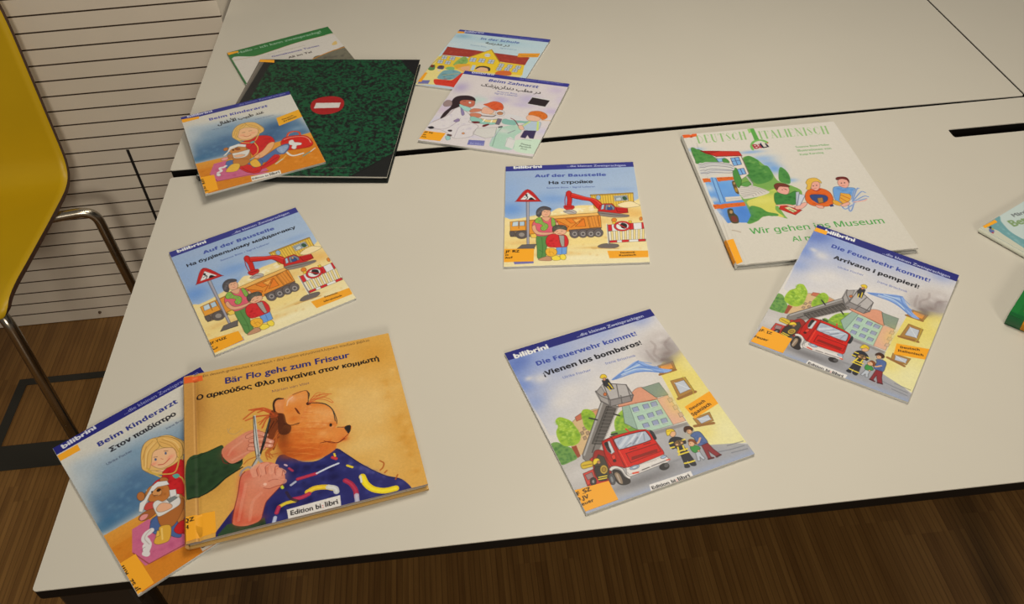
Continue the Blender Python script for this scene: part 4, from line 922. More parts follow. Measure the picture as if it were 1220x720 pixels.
ART['KA'] = [
('i','kin'), ('p',(783,320,1000,282,1003,387,775,432),(230,164,44),0,1,0), ('r',(0,0,1000,50),(52,54,124)), ('t','bilibrini',(58,25,277,28),(200,196,206),8,0.68), ('t','...die kleinen Zweisprachigen',(497,33,958,27),(150,152,190),1,0.9), ('t','Beim Kinderarzt',(229,137,758,143),(70,72,148),3,0.85,2), ('t','ﻝﺎﻔﻃﻷﺍ ﺐﻴﺒﻃ ﺪﻨﻋ',(284,228,702,214),(40,36,36),7,1.3), 
('t','Ulrike Fischer',(222,272,369,279),(90,100,130),0,0.9), ('t','Irene Brischnik',(607,277,777,277),(90,100,130),0,0.9), ('t','Deutsch',(827,369,932,349),(70,50,20),4,1), ('t','Arabisch',(830,398,956,372),(70,50,20),4,1), 
]
ART['KG'] = [
('i','kin'), ('r',(0,0,1000,52),(40,40,112)), ('t','bilibrini',(50,37,265,25),(214,210,216),8,0.72), ('t','...die kleinen Zweisprachigen',(448,37,966,39),(150,150,186),1,0.95), ('t','Beim Kinderarzt',(224,144,749,147),(44,50,122),3,0.85,2), ('t','Στον παιδίατρο',(264,213,697,214),(28,26,34),8,0.9), ('t','Ulrike Fischer',(206,276,367,280),(60,66,90),0,1), 
('t','Irene Brischnik',(601,268,762,271),(60,66,90),0,1), ('p',(331,550,377,518,421,515,452,487,569,483,526,588,472,664,413,623),(196,36,38),0,1,1,3), ('d',(445,499,554,507,469,646,420,611),12,13,(150,24,30),0.5,92), ('p',(258,701,315,695,360,757,338,860,303,850,256,774,212,758,226,724),(74,96,140),0,1,1,3), 
('p',(367,388,402,317,445,276,505,272,573,308,616,359,618,413,588,462,524,486,445,475,401,452,374,426),(220,174,100),0,1,1,3), ('p',(415,394,453,352,513,359,573,396,563,445,517,474,449,468,418,433),(228,176,128),0,1,1,3), ('p',(360,397,402,317,455,273,516,279,510,339,457,355,417,406,380,440,361,424),(220,172,94),0,1,1,3), 
('p',(526,286,592,325,621,398,588,462,558,459,571,398,518,351),(218,168,90),0,1,1,3), ('l',(375,400,427,317,496,287),4,(170,118,56),0.7,1), ('l',(379,423,437,341,514,307),4,(170,118,56),0.7,1), ('l',(543,308,580,369,581,440),4,(170,118,56),0.7,1), ('l',(525,314,563,372,571,433),4,(170,118,56),0.7,1), ('l',(387,358,448,296),4,(170,118,56),0.7,1), 
('l',(377,411,429,335,497,302),4,(240,206,140),0.7,1), ('l',(556,310,595,369,595,432),4,(240,206,140),0.7,1), ('p',(454,404,451,407,447,408,444,407,442,405,442,401,443,397,446,393,450,392,453,393,455,396,455,400),(70,90,120),0,1,1), ('p',(521,402,518,405,514,407,511,406,509,403,509,399,511,395,513,392,517,390,520,391,522,394,522,398),(70,90,120),0,1,1), ('l',(447,382,465,391),4,(120,80,50),1,1), 
('l',(515,381,533,393),4,(120,80,50),1,1), ('l',(444,438,473,451,517,440),6,(190,70,60),1,1), ('l',(476,412,483,424),4,(200,120,90),1,1), ('b',(426,419),21,15,(232,130,104),0.6), ('b',(527,434),21,15,(232,130,104),0.6), ('l',(384,423,393,466,441,506,498,529,557,475,598,417),9,(200,160,70),1,1), ('l',(488,545,510,580,505,622),9,(200,160,70),1,1), 
('p',(475,539,503,545,507,565,481,566),(90,160,140),0,1,1), ('p',(303,547,344,527,401,550,424,582,403,631,360,643,306,618,291,586),(184,112,52),0,1,1,3), ('p',(288,561,279,571,268,575,257,572,250,563,248,550,252,537,261,527,272,523,283,526,290,535,292,548),(176,106,52),0,1,1,3), 
('p',(443,550,436,555,426,555,415,550,406,541,401,531,403,522,410,517,420,517,431,522,440,531,444,541),(176,106,52),0,1,1,3), ('d',(328,532,414,575,380,632,305,595),12,12,(150,84,36),0.5,93), ('p',(218,619,246,580,274,577,350,531,387,525,434,550,433,576,371,552,314,570,262,609,231,634),(216,210,200),0,1,0,3), ('p',(330,566,362,559,380,581,366,600,336,595),(206,140,80),0,1,1,3), 
('p',(379,574,377,577,372,580,367,580,362,579,358,575,357,571,359,567,364,565,369,564,374,566,378,569),(50,34,28),0,1,1,3), ('p',(337,564,335,566,333,566,330,566,329,564,328,561,329,558,331,556,333,556,336,556,337,558,338,561),(40,28,24),0,1,1), ('l',(332,586,349,595),4,(80,40,30),1,1), ('p',(250,620,282,602,321,625,315,649,263,644),(190,70,60),0,1,1,3), 
('p',(290,693,334,662,403,663,451,690,432,730,379,770,325,792,281,776,274,742),(170,100,46),0,1,1,3), ('p',(195,657,226,639,277,644,298,665,276,683,216,681),(160,92,46),0,1,1,3), ('p',(201,656,224,647,252,660,233,675,204,673),(222,140,130),0,1,1,3), ('p',(299,629,332,620,357,647,410,652,439,672,421,707,360,711,295,706,289,683),(214,206,194),0,1,1,3), 
('p',(305,657,344,647,380,678,375,700,329,695,302,680),(222,164,124),0,1,1,3), ('p',(377,645,420,649,430,669,379,671),(120,124,120),0,1,0,3), ('p',(415,605,448,621,434,653,398,647),(214,206,196),0,1,0,3), ('p',(200,811,222,795,245,796,265,757,317,783,275,845,229,842,203,827),(214,160,56),0,1,1,3), ('l',(271,770,244,824),9,(236,196,110),0.8,1), 
('p',(319,815,365,793,393,803,365,849,331,849),(190,34,36),0,1,1,3), ('l',(220,749,189,751,166,770,173,803,155,825,133,836),33,(214,204,194),1,1), ('l',(220,743,185,754,169,772,175,808),4,(160,140,130),0.7,1), ('p',(154,853,148,859,139,860,130,856,122,848,119,839,121,830,127,825,136,824,146,828,153,835,156,845),(214,204,194),0,1,1), 
]
ART['BE'] = [
('f',(212,158,72)), ('b',(807,476),176,192,(220,178,106),0.9), ('b',(864,803),128,96,(216,170,92),0.8), ('b',(891,135),96,80,(204,142,50),0.7), ('b',(964,702),64,144,(206,146,56),0.8), ('b',(147,308),112,96,(206,154,76),0.6), ('b',(101,721),80,64,(190,136,60),0.8), ('b',(62,218),48,192,(176,120,54),0.8), ('b',(564,94),192,64,(208,150,64),0.6), ('b',(772,701),128,48,(222,182,110),0.7), 
('b',(763,183),96,64,(214,164,84),0.6), ('d',(635,252,993,237,977,909,740,729),40,26,(226,184,110),0.3,31), ('d',(916,166,996,950,921,928),20,22,(200,136,46),0.35,32), ('p',(0,0,50,0,50,1000,0,1000),(190,136,70),3,0.7,0), ('l',(50,0,50,1000),6,(160,112,56),0.7,0), ('l',(42,0,42,1000),4,(222,172,100),0.5,0), 
('p',(385,672,426,645,497,711,572,723,645,680,687,724,751,810,831,895,897,939,930,1010,882,1020,626,1028,337,1016,246,1013,289,920,341,850),(40,40,96),0,1,1), ('p',(118,977,177,900,217,851,334,909,317,999,269,1031,116,1011),(40,36,88),0,1,0), ('d',(385,672,643,697,895,951,847,1009,338,993),70,16,(62,64,128),0.35,33), ('d',(383,698,608,739,676,935,357,986),40,16,(24,22,64),0.5,34), 
('d',(643,697,749,820,893,962,711,822),20,13,(84,84,140),0.35,35), ('l',(502,885,535,874,581,883,607,898),25,(228,186,40),0.95,1), ('l',(502,885,535,874,581,883,607,898),10,(252,210,64),0.6,1), ('l',(590,886,616,901,620,921),25,(200,196,186),0.95,1), ('l',(590,886,616,901,620,921),10,(224,220,210),0.6,1), ('l',(439,905,476,906,506,896),20,(176,44,70),0.95,1), 
('l',(439,905,476,906,506,896),8,(200,68,94),0.6,1), ('l',(381,925,410,916,447,917),16,(214,182,44),0.95,1), ('l',(381,925,410,916,447,917),6,(238,206,68),0.6,1), ('l',(366,954,377,928),18,(176,44,70),0.95,1), ('l',(366,954,377,928),7,(200,68,94),0.6,1), ('l',(348,1012,358,977),16,(176,180,196),0.95,1), ('l',(348,1012,358,977),6,(200,204,220),0.6,1), 
('l',(737,874,747,919,772,956,816,979,864,981),29,(236,204,30),0.95,1), ('l',(737,874,747,919,772,956,816,979,864,981),12,(255,228,54),0.6,1), ('l',(730,868,729,902),9,(200,196,186),0.95,1), ('l',(730,868,729,902),4,(224,220,210),0.6,1), ('l',(664,873,685,899,698,937,698,973),22,(170,40,64),0.95,1), ('l',(664,873,685,899,698,937,698,973),9,(194,64,88),0.6,1), 
('l',(699,966,697,1004),20,(176,170,180),0.95,1), ('l',(699,966,697,1004),8,(200,194,204),0.6,1), ('l',(468,802,506,799,548,796),16,(180,44,64),0.95,1), ('l',(468,802,506,799,548,796),6,(204,68,88),0.6,1), ('l',(437,826,457,814),11,(170,170,180),0.95,1), ('l',(437,826,457,814),4,(194,194,204),0.6,1), ('l',(550,796,603,779,648,769),9,(200,200,206),0.95,1), 
('l',(550,796,603,779,648,769),4,(224,224,230),0.6,1), ('l',(627,727,641,739),16,(190,50,50),0.95,1), ('l',(627,727,641,739),6,(214,74,74),0.6,1), ('l',(637,709,639,723),9,(226,190,50),0.95,1), ('l',(637,709,639,723),4,(250,214,74),0.6,1), ('l',(683,793,703,809),11,(216,186,40),0.95,1), ('l',(683,793,703,809),4,(240,210,64),0.6,1), ('l',(437,730,451,749),11,(160,44,70),0.95,1), 
('l',(437,730,451,749),4,(184,68,94),0.6,1), ('l',(395,811,401,830),13,(190,200,40),0.95,1), ('l',(395,811,401,830),5,(214,224,64),0.6,1), ('l',(421,704,429,712),9,(190,160,170),0.95,1), ('l',(421,704,429,712),4,(214,184,194),0.6,1), ('l',(415,859,430,898,456,920),13,(50,36,50),0.8,1), ('l',(645,680,687,727,750,813,830,897,897,942),3,(30,28,60),1,1), 
('l',(824,810,838,829,830,852,817,863),7,(170,84,30),0.8,1), ('l',(872,932,885,911),7,(170,84,30),0.8,1), ('l',(833,883,844,874),7,(170,84,30),0.8,1), ('p',(403,516,423,466,476,440,555,363,605,370,650,414,672,481,674,536,662,557,730,564,722,601,700,635,658,654,644,685,593,711,535,715,479,693,426,645,403,584),(214,120,46),0,1,1), ('b',(602,479),67,56,(226,152,80),0.8), 
('b',(652,481),34,45,(230,160,90),0.7), ('b',(461,588),56,45,(204,98,30),0.7), ('b',(542,653),90,34,(200,94,30),0.8), ('b',(609,579),67,45,(222,136,62),0.7), ('b',(666,597),34,22,(224,140,66),0.7), ('b',(427,537),27,56,(130,64,24),0.8), ('b',(437,635),45,18,(150,66,22),0.7), ('b',(516,537),67,56,(218,132,60),0.6), ('b',(589,418),45,22,(226,156,84),0.6), 
('d',(439,513,661,484,646,672,445,651),60,12,(190,84,26),0.28,36), ('d',(553,378,665,456,651,565,538,516),40,11,(236,176,110),0.35,37), ('p',(661,560,702,561,727,566,722,601,704,631,665,651,631,640,645,604),(218,130,58),0,1,1), ('b',(692,637),20,13,(200,84,30),0.7), ('p',(701,569,714,560,728,564,726,591,715,609,707,596),(44,36,32),0,1,1), 
('p',(649,535,647,540,645,543,641,544,639,541,637,537,637,531,639,526,641,523,644,522,647,525,649,529),(40,32,28),0,1,1), ('l',(586,627,623,630,659,649,694,635),4,(110,44,20),0.9,1), ('l',(579,368,633,391,663,441,673,502,671,532),4,(60,56,44),0.9,1), ('p',(433,398,450,330,491,289,540,275,568,284,558,335,546,404,534,458,502,477,453,467),(220,134,66),0,1,1), ('b',(507,333),40,40,(228,150,100),0.8), 
('b',(470,395),34,34,(214,116,56),0.7), ('l',(490,298,477,327,461,342),9,(232,176,140),0.8,1), ('l',(560,284,569,308,555,360,568,371),6,(50,36,26),1,1), ('l',(463,464,492,482,506,475),7,(80,40,20),0.8,1), ('p',(495,388,509,395,514,423,499,410),(90,40,22),0,1,1), ('p',(398,358,402,312,419,287,449,300,451,345,430,388,410,385),(216,126,64),0,1,1), 
('l',(400,361,403,309,421,288,447,296),6,(56,32,24),1,1), ('p',(396,357,410,385,448,417,416,430,398,407),(140,44,26),0,1,1), ('l',(558,370,588,341,631,328,670,338),4,(198,92,44),0.85,1), ('l',(577,350,619,342,656,366,673,395),3,(198,92,44),0.85,1), ('l',(565,364,610,325,642,320),3,(198,92,44),0.85,1), ('l',(560,368,597,353,647,345),3,(198,92,44),0.85,1), 
('l',(262,373,309,338,351,328,399,367),8,(190,84,40),0.85,1), ('l',(271,385,317,376,377,383),8,(190,84,40),0.85,1), ('l',(290,323,340,331,397,389),8,(190,84,40),0.85,1), ('l',(333,430,366,391,407,390),8,(190,84,40),0.85,1), ('l',(300,327,350,342,388,378),8,(190,84,40),0.85,1), ('l',(329,350,370,349,406,404),8,(190,84,40),0.85,1), ('l',(341,455,365,405,404,380),8,(190,84,40),0.85,1), 
('l',(189,410,194,437,221,454,256,431),4,(190,150,90),0.9,1), ('l',(203,409,192,428),4,(190,150,90),0.9,1), ('p',(399,358,440,429,420,507,397,569,380,605,372,561,365,526,335,536,354,487,378,438,377,389),(120,56,26),0,1,1), ('l',(425,418,393,457,355,504),9,(110,50,24),0.9,1), ('l',(420,423,387,462,352,514),9,(70,34,20),0.9,1), ('l',(416,427,382,467,349,524),9,(150,70,34),0.9,1), 
('l',(411,431,377,473,347,534),9,(110,50,24),0.9,1), ('l',(407,436,371,478,344,545),9,(70,34,20),0.9,1), ('l',(402,440,366,483,341,555),9,(150,70,34),0.9,1), ('l',(398,444,360,489,338,565),9,(110,50,24),0.9,1), ('l',(394,449,355,494,336,575),9,(70,34,20),0.9,1), ('l',(389,453,349,499,333,585),9,(150,70,34),0.9,1), ('l',(430,468,403,502,389,548),9,(180,90,36),0.8,1), 
('l',(426,481,399,517,383,558),9,(130,60,26),0.8,1), ('l',(422,494,394,533,377,569),9,(180,90,36),0.8,1), ('l',(417,507,390,548,372,579),9,(130,60,26),0.8,1), ('l',(413,519,386,563,366,589),9,(180,90,36),0.8,1), ('l',(409,532,382,578,360,600),9,(130,60,26),0.8,1), ('l',(405,544,377,593,354,610),9,(180,90,36),0.8,1), ('l',(382,564,359,598,375,643),6,(180,100,44),0.8,1), 
('l',(371,575,345,610,351,652),6,(180,100,44),0.8,1), ('l',(249,645,269,627,309,618),6,(180,100,44),0.8,1), ('l',(345,607,367,627,396,628),6,(180,100,44),0.8,1), ('p',(398,372,428,382,452,447,429,482,408,490,423,438),(140,66,30),0,1,1), ('b',(427,587),31,37,(150,64,22),0.7), ('b',(468,659),56,19,(170,70,22),0.7), ('b',(544,696),56,12,(190,80,28),0.7), ('b',(439,515),22,31,(110,52,22),0.7), 
('b',(479,550),31,25,(206,104,36),0.6), ('b',(566,461),50,31,(222,140,66),0.7), ('b',(618,445),31,25,(226,160,92),0.7), ('b',(602,573),31,25,(230,164,96),0.6), ('b',(555,558),37,31,(216,124,48),0.5), ('b',(643,593),31,15,(224,140,64),0.6), ('b',(686,598),25,12,(222,130,56),0.6), ('b',(509,627),50,25,(204,96,34),0.6), ('b',(590,666),37,19,(210,106,44),0.6), 
('l',(452,377,502,386,544,409),4,(232,156,80),0.3,1), ('l',(480,398,529,412,571,430),6,(196,88,28),0.3,1), ('l',(507,419,555,437,598,450),8,(218,124,48),0.3,1), ('l',(535,439,584,448,625,471),4,(232,156,80),0.3,1), ('l',(454,426,503,439,545,457),6,(196,88,28),0.3,1), ('l',(482,446,530,464,572,478),8,(218,124,48),0.3,1), ('l',(509,466,558,475,599,498),4,(232,156,80),0.3,1), 
('l',(536,487,584,500,626,518),6,(196,88,28),0.3,1), ('l',(456,473,504,492,547,505),8,(218,124,48),0.3,1), ('l',(483,494,532,503,573,525),4,(232,156,80),0.3,1), ('l',(510,514,558,527,600,545),6,(196,88,28),0.3,1), ('l',(537,534,584,551,627,564),8,(218,124,48),0.3,1), ('l',(458,521,507,529,548,551),4,(232,156,80),0.3,1), ('l',(485,540,533,554,574,571),6,(196,88,28),0.3,1), 
('l',(512,560,559,578,601,591),8,(218,124,48),0.3,1), ('l',(539,580,587,588,627,610),4,(232,156,80),0.3,1), ('l',(460,567,508,580,549,597),6,(196,88,28),0.3,1), ('l',(487,586,534,604,576,617),8,(218,124,48),0.3,1), ('l',(514,606,561,614,602,636),4,(232,156,80),0.3,1), ('l',(435,593,483,606,524,623),6,(196,88,28),0.3,1), ('l',(462,612,509,630,550,642),8,(218,124,48),0.3,1), 
('l',(489,632,536,640,577,661),4,(232,156,80),0.3,1), ('l',(515,651,562,664,603,680),6,(196,88,28),0.3,1), ('l',(437,638,484,655,525,668),8,(218,124,48),0.3,1), ('l',(464,657,511,666,552,687),4,(232,156,80),0.3,1), ('l',(490,676,537,689,578,706),6,(196,88,28),0.3,1), ('p',(441,382,448,335,477,295,513,275,553,276,564,307,554,369,540,397,519,438,507,474,486,484,454,470,441,437),(220,136,62),0,1,1), 
('b',(486,315),22,19,(230,166,120),0.8), ('b',(532,313),25,19,(224,150,84),0.7), ('b',(474,384),25,25,(216,120,46),0.7), ('b',(485,443),25,19,(206,104,36),0.7), ('b',(513,380),19,25,(214,120,50),0.6), ('l',(462,348,471,318,493,300),7,(236,190,150),0.7,1), ('l',(495,286,547,276,564,291,560,363),4,(90,60,36),0.7,1), ('p',(495,376,504,382,516,421,505,411),(110,50,24),0,1,1), 
('l',(439,460,470,479,503,476),5,(70,36,20),0.8,1), ('p',(406,354,407,314,426,292,459,301,448,344,443,387,418,381),(216,132,70),0,1,1), ('l',(405,370,404,321,419,296,448,298),7,(50,34,26),0.9,1), ('b',(428,329),12,15,(228,150,90),0.7), ('p',(417,390,444,399,451,456,469,485,460,521,432,528,412,506,412,444),(70,34,20),0,0.75,1), ('l',(555,361,604,377,640,401,663,444,666,516),4,(40,50,44),0.95,1), 
('p',(566,370,565,374,561,376,557,376,552,374,550,369,549,364,551,360,554,357,559,357,563,360,566,365),(70,36,26),0,1,1), ('l',(560,363,587,330,621,327,658,335),4,(196,84,40),0.7,1), ('l',(568,349,600,313,623,312),4,(196,84,40),0.7,1), ('l',(563,367,608,345,654,340),4,(196,84,40),0.7,1), ('l',(574,343,628,360,669,397),4,(196,84,40),0.7,1), ('l',(315,326,360,335,401,385),5,(190,76,36),0.75,1), 
('l',(318,371,367,382,416,398),5,(190,76,36),0.75,1), ('l',(325,417,366,398,410,404),5,(190,76,36),0.75,1), ('l',(348,336,380,362,400,393),5,(190,76,36),0.75,1), ('l',(420,415,395,454,363,506),5,(96,40,18),0.85,1), ('l',(417,417,390,461,358,516),5,(60,28,16),0.85,1), ('l',(413,419,385,467,353,525),5,(170,80,34),0.85,1), ('l',(410,421,380,473,347,534),5,(96,40,18),0.85,1), 
('l',(406,423,375,479,342,543),5,(60,28,16),0.85,1), ('l',(403,425,370,486,337,552),5,(170,80,34),0.85,1), ('l',(399,427,365,492,332,561),5,(96,40,18),0.85,1), ('l',(396,430,360,498,327,570),5,(60,28,16),0.85,1), ('l',(407,505,382,543,353,557,331,558),6,(186,96,40),0.8,1), ('l',(400,518,390,575,360,604,362,641),6,(186,96,40),0.8,1), ('l',(356,595,348,622,367,650),6,(186,96,40),0.8,1), 
('p',(648,536,647,540,645,542,643,542,641,541,640,538,640,534,641,530,643,528,645,528,647,529,648,533),(36,28,26),0,1,1), ('p',(701,568,715,559,730,565,724,595,713,611,710,591),(40,34,32),0,1,1), ('l',(670,555,706,568),3,(80,60,44),0.9,1), ('l',(602,619,636,643,668,646,711,614),3,(120,44,20),0.9,1), 
('p',(9,548,98,521,158,504,171,527,212,610,244,620,234,659,178,696,109,752,13,767,4,764),(44,68,40),0,1,1), ('d',(18,562,157,523,229,652,90,739,13,755),40,16,(32,50,30),0.45,38), ('l',(182,617,230,631,243,616),7,(24,32,24),1,1), ('l',(28,546,158,504),4,(30,44,28),1,1), ('l',(242,661,168,701,89,759,13,769),6,(24,36,24),1,1), 
('p',(126,991,165,951,192,952,254,986,316,963,319,999,289,1005,125,1014),(48,70,44),0,1,0), ('d',(154,976,319,976,307,1008),14,10,(34,52,34),0.5,39), ('p',(158,559,167,521,215,486,273,456,321,457,339,482,356,515,379,550,379,572,341,579,302,581,268,592,245,612,207,627,182,611),(206,124,92),0,1,1), ('b',(278,491),45,22,(216,144,116),0.8), ('b',(195,562),34,27,(204,96,70),0.7), 
('b',(236,533),45,29,(212,134,100),0.6), ('l',(271,478,319,484,355,529),3,(150,72,50),0.7,1), ('l',(286,530,334,547,378,558),3,(150,72,50),0.7,1), ('l',(284,559,322,568),3,(150,72,50),0.7,1), ('l',(158,559,163,606,182,622),4,(120,40,30),0.8,1), ('l',(275,487,315,478,355,504),24,(150,76,54),0.9,1), ('l',(275,487,315,478,355,504),19,(214,140,110),1,1), 
('l',(287,516,336,523,377,552),24,(150,76,54),0.9,1), ('l',(287,516,336,523,377,552),19,(214,140,110),1,1), ('l',(285,543,329,556,371,575),24,(150,76,54),0.9,1), ('l',(285,543,329,556,371,575),19,(214,140,110),1,1), ('l',(278,562,312,576,337,578),24,(150,76,54),0.9,1), ('l',(278,562,312,576,337,578),19,(214,140,110),1,1), 
('p',(355,504,354,507,352,509,349,509,346,507,344,504,343,500,344,497,347,495,350,495,353,497,355,500),(232,176,150),0,1,1), ('p',(377,552,376,555,373,557,371,557,368,555,366,552,365,548,366,545,369,544,372,544,374,545,376,548),(232,176,150),0,1,1), ('p',(371,573,370,576,368,578,365,578,362,576,360,573,360,570,361,567,363,565,366,565,369,567,371,570),(232,176,150),0,1,1), 
('p',(337,578,336,581,334,583,331,583,328,581,326,578,326,574,327,571,329,570,332,570,335,571,337,574),(232,176,150),0,1,1), ('l',(185,572,206,538,247,510),10,(226,160,130),0.4,1), ('l',(202,607,242,590,272,580),10,(226,160,130),0.4,1), ('p',(307,367,317,364,318,490,322,627,306,630,301,540),(196,192,180),0,1,0), ('l',(311,371,312,516,316,625),4,(90,90,84),1,0), 
('l',(307,367,300,526,304,627),3,(50,48,44),1,0), ('p',(380,390,382,419,347,554,324,617,317,612,341,525),(40,36,34),0,1,0), ('l',(380,396,344,539),2,(110,104,98),1,0), ('l',(317,612,296,659,277,677),13,(176,172,160),1,1), ('l',(310,623,325,660,334,673),13,(150,146,136),1,1), ('l',(231,705,240,681,266,668,281,683),11,(150,146,136),1,1), ('l',(304,630,282,668),4,(60,58,54),1,1), 
('p',(320,616,319,619,316,622,313,622,311,620,309,616,308,612,309,609,312,606,315,606,317,608,319,612),(120,116,108),0,1,1), ('p',(185,949,194,893,216,801,231,717,251,690,294,682,325,660,372,676,394,707,415,754,413,792,392,820,347,864,326,890,308,949,291,975,245,983,206,972),(208,116,84),0,1,1), ('b',(318,756),67,56,(216,142,112),0.8), ('b',(253,861),45,67,(214,132,98),0.7), 
('b',(212,922),22,45,(200,70,46),0.8), ('b',(230,780),16,67,(206,80,60),0.6), ('b',(384,763),34,34,(220,150,124),0.7), ('b',(265,961),45,18,(206,84,56),0.7), ('b',(263,714),27,22,(204,96,74),0.6), ('l',(314,680,321,718,313,742),3,(150,66,48),0.6,1), ('l',(361,691,364,723),3,(150,66,48),0.6,1), ('l',(390,716,378,743,386,758),3,(150,66,48),0.6,1), 
('l',(344,776,373,772,409,795),3,(150,66,48),0.6,1), ('l',(185,949,194,893,216,801,231,717,251,690),4,(120,36,30),0.8,1), ('l',(413,792,392,820,347,864,326,890,308,949),4,(110,40,44),0.8,1), ('l',(291,722,286,687,309,673),25,(224,152,122),0.75,1), ('l',(304,731,301,694,316,675),3,(140,60,46),0.7,1), ('l',(326,722,323,685,345,679),25,(224,152,122),0.75,1), 
('l',(339,731,338,692,352,681),3,(140,60,46),0.7,1), ('l',(362,728,367,696,383,701),25,(224,152,122),0.75,1), ('l',(374,737,381,703,391,703),3,(140,60,46),0.7,1), ('l',(392,752,396,728,412,745),25,(224,152,122),0.75,1), ('l',(405,761,411,735,419,748),3,(140,60,46),0.7,1), ('l',(409,795,383,793,348,798,325,788),27,(216,140,110),0.8,1), ('l',(409,815,381,812,347,817,323,805),3,(140,60,46),0.7,1), 
('p',(338,789,336,793,334,795,330,795,326,793,324,789,323,785,324,782,327,780,331,780,335,782,337,785),(234,180,152),0,1,1), ('l',(211,945,230,854,251,761),13,(228,158,128),0.35,1), ('l',(256,958,274,867,312,829),13,(228,158,128),0.35,1), ('p',(408,951,632,944,628,1012,411,1016),(218,208,194),0,1,0), ('t','Edition bi',(422,986,547,987),(36,32,32),5,1), 
('t',':',(553,987,557,987),(214,70,56),4,0.8), ('t','libri',(566,987,618,986),(36,32,32),5,1), ('t','Ein deutsch-griechisches Kinderbuch • Δίγλωσσο γερμανοελληνικό παιδικό βιβλίο',(89,32,899,30),(88,62,40),0,1), ('t','Bär Flo geht zum Friseur',(192,112,788,115),(46,46,104),5,0.95), ('t','Ο αρκούδος Φλο πηγαίνει στον κομμωτή',(57,181,922,182),(28,22,24),8,0.95), 
('t','Marian van Vliet',(403,241,578,239),(104,74,80),0,0.9,1), ('n',0.04,7,4), 
]
